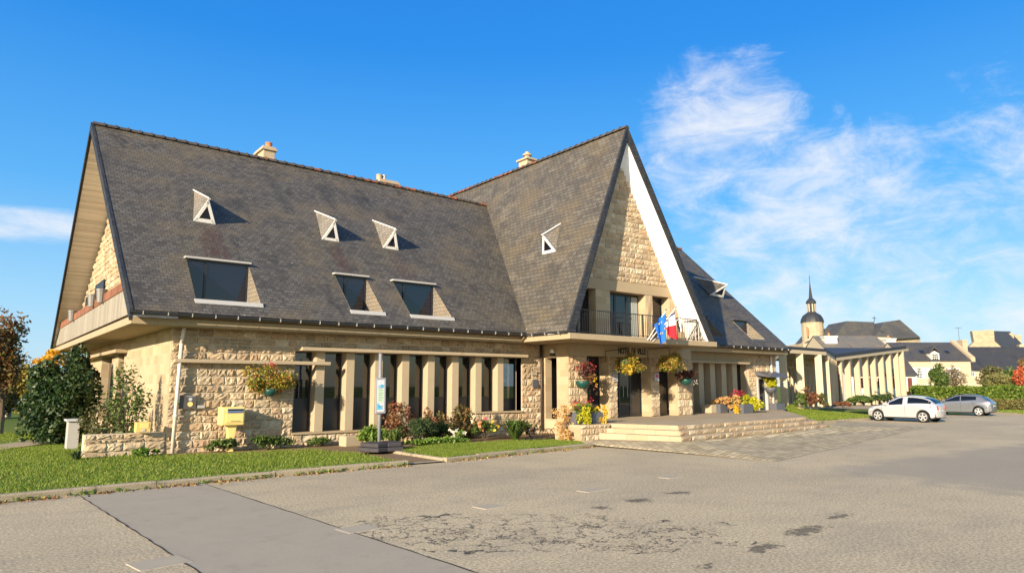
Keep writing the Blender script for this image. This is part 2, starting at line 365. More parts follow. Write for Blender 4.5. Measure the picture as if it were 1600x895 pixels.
M['spandrel'] = plain('dark_spandrel', (.014, .017, .024), .3, .5, var=.05)
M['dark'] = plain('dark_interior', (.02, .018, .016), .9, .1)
M['blind'] = plain('pale_blind', (.42, .44, .43), .6, .3)
M['red_int'] = plain('red_curtain', (.16, .03, .025), .9, .1)
M['pipe'] = plain('beige_pipe', (.60, .53, .43), .5, .4, var=.05); M['iron'] = plain('black_iron', (.018, .017, .018), .5, .4)
M['brownpipe'] = plain('dark_pipe', (.05, .035, .03), .5, .4)
M['yellow'] = plain('yellow_paint', (.82, .60, .21), .4, .45, var=.05); M['yellow_pale'] = plain('pale_yellow_paint', (.70, .48, .16), .5, .4, var=.06)
M['blue'] = plain('blue_print', (.03, .12, .38), .5); M['teal'] = plain('teal_plastic', (.012, .060, .046), .4, .4)
M['grey_box'] = plain('grey_metal_box', (.09, .095, .11), .45, .4); M['rubber'] = plain('recycled_rubber', (.055, .05, .055), .85, .2, bump=.5, var=.3)
M['alu'] = plain('aluminium', (.30, .30, .32), .4, .5, .3); M['sign_white'] = plain('sign_white', (.46, .47, .50), .4, .4, var=.03)
M['sign_green'] = plain('sign_green', (.36, .48, .34), .5, var=.05); M['sign_blue'] = plain('sign_blue', (.06, .36, .55), .5); M['print'] = plain('dark_print', (.04, .07, .10), .6)
M['terra_pot'] = plain('terracotta', (.45, .17, .07), .8); M['chimney'] = plain('chimney_stone', (.42, .33, .22), .9, .2, bump=.3, var=.25)
M['cream_wall'] = concrete_mat('cream_render', (.50, .41, .29), .3); M['white_wall'] = concrete_mat('white_render', (.64, .60, .53), .1)
M['church_stone'] = ashlar_mat('church_granite', .7, .35, (.33, .26, .165), (.43, .345, .23), (.38, .32, .23))
M['bark'] = plain('bark', (.09, .065, .045), .9, .1, var=.4, scale=12, bump=.5); M['soil'] = plain('soil', (.22, .15, .085), .95, .1, var=.4, scale=5, bump=.5)
M['brown_paint'] = plain('brown_shutter', (.13, .035, .025), .6); M['white_shutter'] = plain('white_shutter', (.8, .79, .76), .6, var=.03)
M['annex'] = plain('cream_fin', (.50, .40, .265), .7, .3, var=.06); M['annex_roof'] = plain('annex_membrane', (.035, .036, .042), .6, .3)
# ------------------------------------------------------------------ the ground
def asphalt():
    t = NT('chip_seal_asphalt'); p = t.pos(); q2 = t.map(p, (1, 1, 1))
    big = t.noise(q2, .16, 5, .55, .3); mid = t.noise(q2, .9, 5, .6); fine = t.noise(q2, 24, 4, .85); grit = t.noise(q2, 75, 3, .95)
    c = t.mix(t.rng(big, .35, .66), (.76, .605, .355), (.58, .465, .285))
    c = t.mix(t.math('MULTIPLY', t.rng(mid, .42, .72), .5), c, (.42, .345, .225))
    c = t.mix(t.math('MULTIPLY', t.rng(t.noise(t.map(p, (.35, 1.1, 1), (0, 0, .2)), .55, 6, .65, .6), .5, .66), .55), c, (.38, .325, .235))
    c = t.mix(t.math('MULTIPLY', t.rng(t.noise(p, 7, 5, .75), .52, .74), .5), c, (.30, .235, .155))
    c = t.mix(t.rng(fine, .35, .68), t.mix(.72, c, (.12, .095, .065)), t.mix(.35, c, (.80, .64, .43)))
    c = t.mix(t.math('MULTIPLY', t.rng(grit, .56, .66), .75), c, (.85, .71, .50))
    xs = t.sep(p)
    xs0 = xs
    # smooth repair toward the right, darker
    m = t.math('MULTIPLY', t.rng(t.math('ADD', xs[0], t.math('MULTIPLY', t.math('SUBTRACT', mid, .5), 3.5)), 15.6, 17.2), t.rng(t.math('ADD', xs[1], t.math('MULTIPLY', t.math('SUBTRACT', t.noise(q2, .5, 4), .5), 3)), 9.4, 8.2))
    c = t.mix(t.math('MULTIPLY', m, .75), c, t.mix(fine, (.26, .22, .165), (.36, .305, .23)))
    # cracking: cell borders inside one worn oval
    vo = t.n('ShaderNodeTexVoronoi', feature='DISTANCE_TO_EDGE'); wv = t.n('ShaderNodeVectorMath', operation='ADD'); t.set(wv, 0, p)
    ws = t.n('ShaderNodeVectorMath', operation='SCALE'); t.set(ws, 0, t.noise(p, 3.0, 4, .6, 0, 'Color')); ws.inputs['Scale'].default_value = 1.1; t.set(wv, 1, ws.outputs[0])
    t.set(vo, 'Vector', wv.outputs[0]); t.set(vo, 'Scale', 2.3)
    rg = t.n('ShaderNodeVectorMath', operation='MULTIPLY_ADD'); t.set(rg, 0, t.noise(p, 4.5, 6, .75, 0, 'Color')); rg.inputs[1].default_value = (.75, .75, 0); t.set(rg, 2, p); xr = t.sep(rg.outputs[0])
    def oval(cx_, cy_, rx, ry, rot, xs=None):
        xs = xs or xs0
        dx = t.math('SUBTRACT', xs[0], cx_); dy = t.math('SUBTRACT', xs[1], cy_); cr, sr = math.cos(rot), math.sin(rot)
        a = t.math('DIVIDE', t.math('ADD', t.math('MULTIPLY', dx, cr), t.math('MULTIPLY', dy, sr)), rx)
        b = t.math('DIVIDE', t.math('SUBTRACT', t.math('MULTIPLY', dy, cr), t.math('MULTIPLY', dx, sr)), ry)
        return t.math('ADD', t.math('MULTIPLY', a, a), t.math('MULTIPLY', b, b))
    k0 = G(835, 828)
    ov = t.math('ADD', oval(k0[0], k0[1], 2.9, 1.35, -.75), t.math('MULTIPLY', t.math('SUBTRACT', mid, .5), 2.6))
    inz = t.rng(ov, 1.0, .72)
    cr_ = t.math('MULTIPLY', t.rng(vo.outputs['Distance'], .05, .018), inz)
    cr_ = t.math('MULTIPLY', cr_, t.rng(t.noise(p, 1.5, 5, .65), .36, .48))
    rim = t.math('MULTIPLY', t.rng(t.math('ABSOLUTE', t.math('SUBTRACT', ov, .95)), .05, .02), t.rng(t.noise(p, 1.3, 4), .5, .56))
    cr_ = t.math('MAXIMUM', cr_, rim)
    # tar patches: dark blotches where the surface has lifted
    for px, py, qx, qy, ry in ((975, 783, 1022, 779, .20), (1035, 771, 1080, 768, .15), (925, 795, 955, 791, .12), (1228, 838, 1284, 820, .15), (1170, 862, 1212, 848, .11), (1298, 812, 1324, 801, .08), (1085, 888, 1120, 877, .06)):
        g0, g1 = G(px, py), G(qx, qy); g = (g0+g1)/2; rx = float(np.linalg.norm(g1-g0))/2*1.1; rot = math.atan2(g1[1]-g0[1], g1[0]-g0[0]); o_ = t.math('ADD', oval(g[0]+.375, g[1]+.375, rx, ry*1.3, rot, xr), t.math('MULTIPLY', t.math('SUBTRACT', t.noise(p, 9, 6, .8), .5), 4.0))
        cr_ = t.math('MAXIMUM', cr_, t.math('MULTIPLY', t.rng(o_, .8, .3), .8))
    # hairline joints
    c = t.mix(t.math('MULTIPLY', cr_, .9), c, (.045, .042, .038))
    h = t.math('ADD', t.math('MULTIPLY', fine, .6), t.math('SUBTRACT', grit, t.math('MULTIPLY', cr_, 1.6)))
    return t.done(c, .9, t.bump(h, .55, .012), .2)
M['asphalt'] = asphalt()
def strip_mat():
    t = NT('smooth_asphalt_strip'); p = t.pos()
    c = t.mix(t.noise(p, .8, 5, .6), (.31, .262, .19), (.40, .335, .24)); c = t.mix(t.math('MULTIPLY', t.rng(t.noise(p, 110, 2, .8), .4, .75), .6), c, (.46, .39, .29))
    c = t.mix(t.math('MULTIPLY', t.rng(t.noise(p, 2.2, 6, .7), .5, .72), .45), c, (.27, .215, .16)); c = t.mix(t.math('MULTIPLY', t.rng(t.noise(p, 45, 3, .9), .56, .68), .5), c, (.22, .18, .135))
    return t.done(c, .85, t.bump(t.noise(p, 120, 2, .8), .35, .006), .25)
M['strip'] = strip_mat()
def sett_mat():
    t = NT('granite_setts'); br = t.n('ShaderNodeTexBrick'); q = t.map(t.pos(), (1, 1, 1), (0, 0, R_(-8)))
    t.set(br, 'Vector', q); t.set(br, 'Color1', (.38, .30, .18)); t.set(br, 'Color2', (.54, .44, .28)); t.set(br, 'Mortar', (.15, .13, .07)); t.set(br, 'Scale', 1.0)
    t.set(br, 'Brick Width', .34); t.set(br, 'Row Height', .19); t.set(br, 'Mortar Size', .014); t.set(br, 'Mortar Smooth', .4)
    c = t.mix(t.math('MULTIPLY', t.rng(t.noise(q, 1.2, 5, .6), .45, .7), .5), br.outputs['Color'], (.17, .15, .10))
    h = t.math('ADD', t.math('MULTIPLY', br.outputs['Fac'], -1), t.math('MULTIPLY', t.noise(q, 12, 3), .5))
    return t.done(c, .85, t.bump(h, .8, .03), .25)
M['setts'] = sett_mat()
def turf_mat():
    t = NT('turf'); p = t.pos(); c = t.mix(t.noise(p, 1.2, 6, .7), (.075, .12, .015), (.15, .19, .03)); c = t.mix(t.math('MULTIPLY', t.rng(t.noise(p, .6, 5), .5, .72), .7), c, (.22, .18, .07))
    return t.done(c, .9, t.bump(t.noise(p, 30, 4), .6, .03), .15)
M['turf'] = turf_mat()
def sheet(name, poly, zz, mat, label=None):
    mb = MB(); mb.face([(p[0], p[1], p[2] if len(p) > 2 else zz) for p in poly]); o = mb.build(name, mat); o['kind'] = 'structure'
    return o
sheet('ground', [(-900, -900), (1400, -900), (1400, 1400), (-900, 1400)], -.03, M['turf'])
sheet('road', [(-80, -60), (60.5, -60), (60.5, 19.9), (44, 20.3), (36, 20.2), (19, 19.6), (17.1, 17.4), (10.4, 16.3), (-80, 15.0)], 0.0, M['asphalt'])
tl = [G(140, 787), G(345, 765)]
sheet('pavement_strip', [(1.85, 15.55), (2.22, 8.3), (2.75, -8), (5.2, -8), (4.62, 6.6), (4.12, 15.85)], .004, M['strip'])
# joint lines along the strip
mb = MB()
for (xa, ya, xb, yb) in ((1.85, 15.5, 2.22, 8.3), (2.22, 8.3, 2.75, -8), (4.12, 15.8, 4.62, 6.6), (4.62, 6.6, 5.2, -8)):
    n_ = 40
    for i in range(n_):
        f0, f1 = i/n_, (i+1)/n_; wv = .006+.010*random.random(); j0, j1 = .008*math.sin(i*1.7), .008*math.sin((i+1)*1.7)
        mb.face([(xa+(xb-xa)*f0+j0-wv, ya+(yb-ya)*f0, .008), (xa+(xb-xa)*f0+j0+wv, ya+(yb-ya)*f0, .008), (xa+(xb-xa)*f1+j1+wv, ya+(yb-ya)*f1, .008), (xa+(xb-xa)*f1+j1-wv, ya+(yb-ya)*f1, .008)])
mb.build('pavement_joint', plain('joint', (.035, .03, .025), .9))['kind'] = 'structure'
# granite sett forecourt, rising gently to the steps
PZ = .22
sheet('forecourt_paving', [(17.56, 10.77, .006), (37.2, 14.8, .006), (39.0, 20.0, .10), (30, 15.6, .30), (24, 14.85, PZ+.02), (18.7, 14.6, PZ), (18.3, 18.2, .16), (16.98, 18.4, .12), (16.95, 17.1, .05)], 0, M['setts'])
bpy.data.objects['forecourt_paving'].data  # one sheet
def kerb(name, pts, h=.13, wdt=.16, back=1):
    mb = MB()
    for (a, b) in zip(pts[:-1], pts[1:]):
        a = np.array(a, float); b = np.array(b, float); L = np.linalg.norm(b-a); d = (b-a)/L; nrm = np.array([-d[1], d[0]])*back; n = max(1, int(L/1.05))
        for i in range(n):
            p = a+d*(L*i/n+.006); q = a+d*(L*(i+1)/n-.006); jz = random.uniform(-.012, .008); jo = random.uniform(-.012, .012); c = .025
            p = p+nrm*jo; q = q+nrm*jo; P2 = p+nrm*wdt; Q2 = q+nrm*wdt; H = h+jz
            prof = [(0, -.05), (0, H-c), (c, H), (wdt, H), (wdt, -.05)]
            vs = [(*(e+nrm*o_), zz) for e in (p, q) for o_, zz in prof]
            mb.add(vs, [(0, 1, 6, 5), (1, 2, 7, 6), (2, 3, 8, 7), (3, 4, 9, 8), (4, 3, 2, 1, 0), (5, 6, 7, 8, 9)])
    o = mb.build(name, M['kerb'], bevel=0); o['kind'] = 'structure'; return o
def kerb_mat():
    t = NT('mossy_kerb'); p = t.pos(); c = t.mix(t.noise(p, 4, 6, .7), (.27, .215, .14), (.43, .36, .25))
    c = t.mix(t.math('MULTIPLY', t.rng(t.noise(p, 2.2, 6, .75), .5, .68), .75), c, (.10, .095, .045)); c = t.mix(t.math('MULTIPLY', t.rng(t.noise(p, 28, 4, .8), .5, .7), .4), c, (.14, .115, .08))
    return t.done(c, .9, t.bump(t.noise(p, 25, 5, .7), .6, .02), .2)
M['kerb'] = kerb_mat()
kerb('kerb', [(-14, 15.05), (0.6, 15.5), (4.5, 15.95), (9.2, 16.15)])
kerb('kerb', [(10.4, 16.2), (14, 16.75), (16.9, 17.15)])
kerb('kerb', [(10.28, 19.6), (10.36, 16.32)], .10, .13, 1)
kerb('kerb', [(31.0, 16.2), (36.3, 19.85), (42.8, 20.15), (45, 20.4)], .13, .2)
kerb('kerb', [(60.9, 24), (60.8, 19.7), (57.7, 16.5), (57, -20)][::-1], .12, .2, -1)
# lawns: soil sheets with real grass blades
def lawn_h(x, y): return .10-.012*max(0, y-18)
LAWN_L = [(-40, 14.6), (0.6, 15.6), (4.5, 16.08), (9.12, 16.28), (9.15, 19.0), (8.6, 21.0), (4.7, 21.95), (4.6, 22.35), (2.75, 22.4), (2.75, 24.5), (3.6, 30), (2.6, 36), (-4, 48), (-40, 48)]
LAWN_R = [(10.5, 16.32), (14, 16.88), (16.6, 17.25), (16.9, 17.9), (16.9, 19.2), (15.2, 19.9), (10.5, 19.7)]
LAWN_M = [(31.3, 16.4), (36.3, 20.05), (42.8, 20.35), (46, 20.6), (48, 27), (38.0, 27.5), (37.4, 23.2)]
LAWN_V = [(60.95, 24), (60.9, 19.7), (57.9, 16.4), (57.25, -20), (66, -20), (66, 24)]
def inpoly(P, x, y):
    r = np.zeros(len(x), bool); n = len(P); j = n-1
    for i in range(n):
        xi, yi = P[i]; xj, yj = P[j]
        k = ((yi > y) != (yj > y)) & (x < (xj-xi)*(y-yi)/(yj-yi+1e-12)+xi); r ^= k; j = i
    return r
M['grass'] = leaf_mat('grass_blades', [(0, (.075, .13, .010)), (.35, (.14, .22, .020)), (.7, (.23, .31, .035)), (.9, (.33, .36, .06)), (1, (.44, .38, .16))], .4)
def hL(x, y): return np.clip(.11-.01*(y-22.0), .03, .11)
def hR(x, y): return .10+0*x
def hM(x, y):
    t_ = np.clip((y-20.0)/4.5, 0, 1); return .13+.78*t_*t_*(3-2*t_)*np.clip((46-x)/6, 0, 1)
def lawn(name, poly, hf, n, hmin, hmax, wd, label, soil=True):
    xs = [p[0] for p in poly]; ys = [p[1] for p in poly]; x0, x1, y0, y1 = min(xs), max(xs), min(ys), max(ys)
    if soil:
        nx, ny = 50, 24; gx = np.linspace(x0, x1, nx); gy = np.linspace(y0, y1, ny); mb = MB()
        for i in range(nx-1):
            for j in range(ny-1):
                cx_, cy_ = (gx[i]+gx[i+1])/2, (gy[j]+gy[j+1])/2
                if inpoly(poly, np.array([cx_]), np.array([cy_]))[0] or True:
                    q = [(gx[a], gy[b]) for a, b in ((i, j), (i+1, j), (i+1, j+1), (i, j+1))]
                    if all(inpoly(poly, np.array([a]), np.array([b]))[0] for a, b in q):
                        mb.face([(a, b, float(hf(np.array([a]), np.array([b]))[0])-.012) for a, b in q])
        base = MB(); base.face([(p[0], p[1], float(hf(np.array([p[0]]), np.array([p[1]]))[0])-.03) for p in poly]);
        if hf is not hM: base.build('lawn_soil', M['turf'])['kind'] = 'structure'
        if mb.f and hf is hM: mb.build('lawn_soil', M['turf'])['kind'] = 'structure'
    # more blades near the camera
    X = rng.uniform(max(x0, -9), x1, n*3); Y = rng.uniform(y0, y1, n*3); k = inpoly(poly, X, Y); X, Y = X[k][:n], Y[k][:n]; n = len(X)
    Z = hf(X, Y)-.02; pn = np.sin(X*1.7+Y*.9)*.5+np.sin(X*.6-Y*2.3+1)*.5
    H = rng.uniform(hmin, hmax, n)*(1+.35*pn); a = rng.uniform(0, 2*np.pi, n); ln = rng.uniform(.2, .9, n)*H; b = rng.uniform(0, 2*np.pi, n)
    W = wd*rng.uniform(.6, 1.4, n)
    V = np.empty((n, 3, 3)); V[:, 0] = np.stack([X-np.cos(a)*W, Y-np.sin(a)*W, Z], 1); V[:, 1] = np.stack([X+np.cos(a)*W, Y+np.sin(a)*W, Z], 1)
    V[:, 2] = np.stack([X+np.cos(b)*ln, Y+np.sin(b)*ln, Z+H], 1)
    o = mesh_np(name, V.reshape(-1, 3), np.arange(n*3).reshape(-1, 3), M['grass']); tag(o, label, 'grass', None, 'stuff'); return o
lawn('lawn_grass', LAWN_L, hL, 230000, .025, .075, .009, 'short sunlit grass of the corner lawn left of the bus stop')
lawn('lawn_grass', LAWN_R, hR, 60000, .035, .09, .010, 'grass strip before the flower bed right of the bus stop')
lawn('lawn_grass', LAWN_M, hM, 70000, .06, .14, .016, 'mounded grass beside the right end of the entrance steps')
lawn('lawn_grass', LAWN_V, hR, 30000, .04, .10, .03, 'grass verge along the hedge behind the dark car')
# soil of the beds along the wall
sheet('flower_bed_soil', [(10.5, 19.6), (17.5, 20.2), (19.2, 20.6), (19.2, 22.6), (4.7, 22.6), (4.7, 21.2), (8.2, 20.5), (9.2, 19.0)], .085, M['soil'])
sheet('garden_path', [(9.15, 16.2), (10.35, 16.2), (10.35, 20.4), (9.0, 20.8), (9.15, 19)], .03, M['soil'])
pb = MB(); pb.face([(9.2, 16.2, .035), (10.3, 16.2, .035), (10.3, 16.45, .04), (9.2, 16.45, .04)]); pb.build('dropped_kerb', M['kerb'])['kind'] = 'structure'
a, b, c_, d_ = G(0, 697, 0), G(98, 684, 0), G(98, 690, 0), G(0, 706, 0)
sheet('garden_path', [(a[0]-6, a[1]-1), (a[0], a[1]), (b[0], b[1]), (c_[0]+.1, c_[1]-.3), (d_[0], d_[1]), (d_[0]-6, d_[1]-1)], .07, M['pale'])
# ------------------------------------------------------------------ the town hall
class Wall:
    """Coursed masonry: rough blocks stand proud of a mortar backing. u runs along the wall, n points outward."""
    def __init__(s, o, u, n, T=.35, row=.25, seed=0, base=0.0):
        s.o = np.array(o, float); s.u = np.array(u, float); s.n = np.array(n, float); s.T = T; s.mb = MB(); s.r = random.Random(seed)
        s.rows = [base-.25]
        while s.rows[-1] < 14: s.rows.append(s.rows[-1]+row*s.r.uniform(.86, 1.14))
    def P(s, u, z, d=0.0):
        q = s.o+s.u*u+s.n*d; return (q[0], q[1], z)
    def slab(s, u0, u1, z0, z1, mi, d=0.0, T=None):
        T = T or s.T
        s.mb.prism([s.P(u0, z0, d), s.P(u1, z0, d), s.P(u1, z1, d), s.P(u0, z1, d)], (-s.n[0]*T, -s.n[1]*T, 0), mi)
    def stone(s, a, b, z0, z1, dep):
        r = s.r; t = [0, .06, .2, .4, .6, .8, .94, 1]; tv = [0, .11, .36, .64, .89, 1]; g = []; nu, nv = 7, 5
        lean = r.uniform(-.22, .22); lv = r.uniform(-.2, .2); hump = r.uniform(.65, 1.2); ph = r.uniform(0, 6); fq = r.uniform(3, 7)
        for j, v in enumerate(tv):
            for i, u in enumerate(t):
                e = i in (0, nu) or j in (0, nv)
                d = 0 if e else dep*(hump*(.8+.18*math.sin(ph+u*fq+v*2.6))+lean*(u-.5)*2+lv*(v-.5)*2+r.uniform(-.36, .36))
                if not e and (i in (1, nu-1) or j in (1, nv-1)): d *= r.uniform(.45, .9)
                ju = r.uniform(-.006, .006) if e else r.uniform(-.02, .02)*min(1, (b-a)/.4)
                g.append(s.P(min(b, max(a, a+(b-a)*u+ju)), min(z1, max(z0, z0+(z1-z0)*v+ju*.6)), max(d, 0)))
        f = []
        for j in range(nv):
            for i in range(nu): k = j*(nu+1)+i; f.append((k, k+1, k+nu+2, k+nu+1))
        s.mb.add(g, f, 0)
    def rock(s, u0, u1, z0, z1, dep=.06, lo=.22, hi=.52, clip=None, back=True):
        if back and not clip: s.slab(u0, u1, z0, z1, 1, -.004)
        rows = [z for z in s.rows if z0+.08 < z < z1-.08]; zs = [z0]+rows+[z1]; J = .009
        for a, b in zip(zs[:-1], zs[1:]):
            x0, x1 = (u0, u1) if not clip else clip((a+b)/2)
            if x1-x0 < .12: continue
            x = x0
            while x < x1-1e-4:
                L = s.r.uniform(lo, hi)
                if x1-x-L < lo*.7: L = x1-x
                if s.r.random() < .06 and b-a > .2:
                    m = (a+b)/2; s.stone(x+J, x+L-J, a+J, m-J, dep*.8); s.stone(x+J, x+L-J, m+J, b-J, dep*.8)
                else: s.stone(x+J, x+L-J, a+J, b-J, dep)
                x += L
    def build(s, name, parent, mats=None):
        return s.mb.build(name, mats or [M['stone'], M['mortar'], M['ashlar'], M['concrete']], parent)
YW, XW, XG, YF = 22.5, 4.7, 19.2, 20.9
hall = thing('town_hall', (12, 25, 0), 'stone town hall with steep slate roofs, a tall glazed gable and a column window band', 'building')
SL0, SL1 = 3.76, 3.985
# --- street facade, left of the gable
wl = Wall((XW, YW), (1, 0), (0, -1), seed=3, row=.238); U = lambda x: x-XW
wl.rock(U(4.7), U(8.47), -.15, SL0); wl.rock(U(8.47), U(18.05), 3.18, SL0); wl.rock(U(18.05), U(19.46), -.15, SL0)
wl.rock(U(8.47), U(15.71), -.15, .46); wl.rock(U(15.71), U(18.05), -.15, .96)
wl.build('front_wall', hall)
mb = MB(); mb.box((8.44, 22.42, .46), (15.71, 22.97, .53)); mb.box((15.69, 22.42, .96), (18.08, 22.97, 1.03)); mb.build('window_sill', M['concrete'], hall, bevel=.012)
mb = MB(); mb.box((8.56, 22.12, 3.185), (18.12, 22.5, 3.30)); mb.build('window_canopy', M['pale'], hall, bevel=.015)
mb = MB(); mb.box((4.76, 22.24, 2.72), (9.62, 22.44, 2.835)); mb.build('ledge_beam', M['pale'], hall, bevel=.02)
PR = [9.5+1.085*i for i in range(8)]
for i, x in enumerate(PR):
    b0 = .53 if x < 15.8 else 1.03
    mb = MB(); mb.box((x-.31, 22.47, b0), (x, 22.99, 3.19)); mb.build('pier', M['pier'], hall, bevel=.012)
mb = MB(); mb.box((18.05, 22.53, .97), (18.12, 23.0, 3.19)); mb.build('window_jamb', M['pier'], hall)
def bay(x0, x1, z0, z1, y, dado=1.59, blinds=True, red=False, hall=hall, mull=True, glass='glass_clear'):
    f = MB(); fw = .05
    for a, b in ((x0, x0+fw), (x1-fw, x1)): f.box((a, y-.03, z0), (b, y+.05, z1))
    for a, b in ((z0, z0+fw), (z1-fw, z1), (dado-.02, dado+.03)): f.box((x0+fw, y-.028, a), (x1-fw, y+.048, b))
    w_ = f.build('window', M['frame'], hall)
    g = MB(); g.box((x0+fw, y, dado+.03), (x1-fw, y+.012, z1-fw)); g.build('pane', M[glass], w_)
    g = MB(); g.box((x0+fw, y, z0+fw), (x1-fw, y+.02, dado-.02)); g.build('spandrel_panel', M['spandrel'], w_)
    if blinds:
        g = MB(); z = dado+.06
        while z < z1-(.72 if red or blinds == 1 else .95): g.add([(x0+.06, y+.06, z), (x1-.06, y+.06, z), (x1-.06, y+.09, z+.012), (x0+.06, y+.09, z+.012)], [(0, 1, 2, 3)]); z += .05
        g.build('blind', M['blind'], w_)
    if red:
        g = MB(); g.box((x0+.06, y+.10, z1-.72), (x1-.06, y+.11, z1-.05)); g.build('curtain', M['red_int'], w_)
    return w_
e = [8.47]+PR
for i in range(9):
    x0 = e[i]; x1 = (PR[i]-.31) if i < 8 else 18.05
    bay(x0, x1, .53 if i < 7 else 1.03, 3.185, 22.93, 1.59 if i < 8 else 1.5, blinds=1 if i < 4 else 0, red=i < 2)
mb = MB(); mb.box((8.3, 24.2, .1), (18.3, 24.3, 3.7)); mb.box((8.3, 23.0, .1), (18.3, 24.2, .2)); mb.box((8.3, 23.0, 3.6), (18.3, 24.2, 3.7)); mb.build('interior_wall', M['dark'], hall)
# --- gable end (faces -X): dressed stone, canopy and openings
ws = Wall((XW, YW), (0, 1), (-1, 0), seed=5); V = lambda y: y-YW
for a, b, z0, z1 in ((22.5, 30.3, -.15, SL0), (30.3, 31.6, 3.28, SL0), (31.6, 33.2, -.15, SL0), (33.2, 36, 3.28, SL0), (36, 41, -.15, SL0)): ws.slab(V(a)+(.006 if a == 22.5 else 0), V(b), z0, z1, 2, .006)
for a, b in ((30.3, 31.6), (33.2, 36)): ws.slab(V(a), V(b), -.15, .6, 2, .006)
ws.build('side_wall', hall)
mb = MB(); mb.box((4.28, 29.7, 3.27), (4.7, 40.5, 3.40)); mb.build('side_canopy', M['concrete'], hall, bevel=.012)
for a, b in ((30.3, 31.6), (33.2, 36)):
    mb = MB(); mb.box((5.0, a, .6), (5.05, b, 3.28)); mb.build('side_window', M['glass'], hall)
# --- balcony and eaves slab
mb = MB(); mb.box((3.45, 21.75, SL0), (37.1, 44.2, SL1)); mb.build('eaves_slab', M['concrete'], hall, bevel=.02)
mb = MB(); mb.box((17.45, 18.9, SL0+.003), (26.45, 21.747, SL1+.003)); mb.build('balcony_slab', M['concrete'], hall, bevel=.02)
# --- main roof, street slope with openings for the inset windows
EY, EZ, RY = 21.4, 4.12, 29.2
def slope_pt(x, y, zr0, zr1, xa, xb):
    t_ = (y-EY)/(RY-EY); f = min(1, max(0, (x-xa)/(xb-xa))); return (x, y, EZ+t_*(zr0+(zr1-zr0)*f-EZ))
def roof_grid(name, xl, xr, zr0, zr1, holes, mat):
    mb = MB(); xa, xb = xl(0), xr(0); ys = sorted({EY, RY, *[h[2] for h in holes], *[h[3] for h in holes]}); xs_in = sorted({q for h in holes for q in h[:2]})
    for j in range(len(ys)-1):
        for cols in [[None]+xs_in+[None]]:
            for i in range(len(cols)-1):
                y0, y1 = ys[j], ys[j+1]; q = []
                for yy, side in ((y0, 0), (y0, 1), (y1, 1), (y1, 0)):
                    t_ = (yy-EY)/(RY-EY); c_ = cols[i+side]; x = c_ if c_ is not None else (xl(t_) if side == 0 else xr(t_)); q.append(slope_pt(x, yy, zr0, zr1, xa, xb))
                mx, my = (q[0][0]+q[1][0])/2, (y0+y1)/2
                if any(h[0] < mx < h[1] and h[2] < my < h[3] for h in holes): continue
                mb.face(q)
    return mb.build(name, mat, hall)
holes = [(5.14, 7.06, 21.83, 23.38), (10.1, 11.33, 21.83, 23.36), (12.42, 14.2, 21.83, 23.33)]
xlL = lambda t: 3.42-.55*t; xrL = lambda t: 18.3+3.1*t
roofL = roof_grid('front_roof', xlL, xrL, 11.76, 11.55, holes, M['slate'])
holesR = [(30.2, 31.35, 21.83, 23.1), (33.75, 35.1, 21.83, 23.1)]
roofR = roof_grid('front_roof', lambda t: 25.4-3.2*t, lambda t: 36.65+.55*t, 11.5, 11.15, holesR, M['slate'])
TH = .30
mb = MB()   # rear slope
mb.face([(2.87, RY, 11.76), (37.2, RY, 11.15), (36.65, 44.6, 4.0), (3.42, 44.6, 4.0)][::-1]); mb.build('rear_roof', M['slate'], hall)
mb = MB()   # boarded underside of the gable overhang
mb.face([(3.42, EY, EZ-TH+.12), (2.87, RY, 11.76-TH), (4.6, RY, 11.76-TH), (4.6, EY, EZ-TH+.12)]); mb.face([(2.87, RY, 11.76-TH), (3.42, 44.6, 4.0-TH+.12), (4.6, 44.6, 4.0-TH+.12), (4.6, RY, 11.76-TH)])
mb.build('gable_soffit', M['pink_boards'], hall)
mb = MB()
for A_, B_ in (((3.42, EY, EZ), (2.87, RY, 11.76)), ((2.87, RY, 11.76), (3.42, 44.6, 4.0))):
    A_ = np.array(A_); B_ = np.array(B_); dn = np.array((0, 0, -TH)); d2 = np.array((0, 0, .03)); ex = np.array((.07, 0, 0))
    mb.prism([A_-ex+d2, B_-ex+d2, B_-ex+dn, A_-ex+dn], (.09, 0, 0))
mb.build('verge_board', M['slate_edge'], hall)
mb = MB()
for (xa, xb) in ((36.65, 37.2),):
    A_ = np.array((xa, EY, EZ)); B_ = np.array((xb, RY, 11.15)); C_ = np.array((xa, 44.6, 4.0)); dn = np.array((0, 0, -TH))
    mb.prism([A_, B_, B_+dn, A_+dn], (.08, 0, 0)); mb.prism([B_, C_, C_+dn, B_+dn], (.08, 0, 0))
mb.build('verge_board', M['slate_edge'], hall)
mb = MB(); mb.face([(36.9, EY+.4, 4), (36.9, RY, 10.7), (36.9, 44, 4)]); mb.build('gable_wall', M['ashlar'], hall)
def ridge(name, a, b, r=.13, step=.40, mat=None):
    a = np.array(a); b = np.array(b); L = np.linalg.norm(b-a); d = (b-a)/L; n = int(L/step); mb = MB(); side = np.cross(d, (0, 0, 1.0)); side /= np.linalg.norm(side)
    for i in range(n):
        for (f0, f1, rr) in ((0, .86, r), (.84, 1.0, r*1.28)):
            vs = []
            for f in (f0, f1):
                p = a+d*(L*(i+f)/n)
                for k in range(7):
                    g = math.pi*k/6; vs.append(p+side*math.cos(g)*rr+np.array((0, 0, 1.0))*(math.sin(g)*rr-.05))
            mb.add(vs, [(k, k+1, k+8, k+7) for k in range(6)]+[(0, 1, 2, 3, 4, 5, 6), (13, 12, 11, 10, 9, 8, 7)], 0 if random.random() < .62 or i < n*.3 else 1)
    return mb.build(name, [M['ridge_dark'], M['ridge_red']], hall)
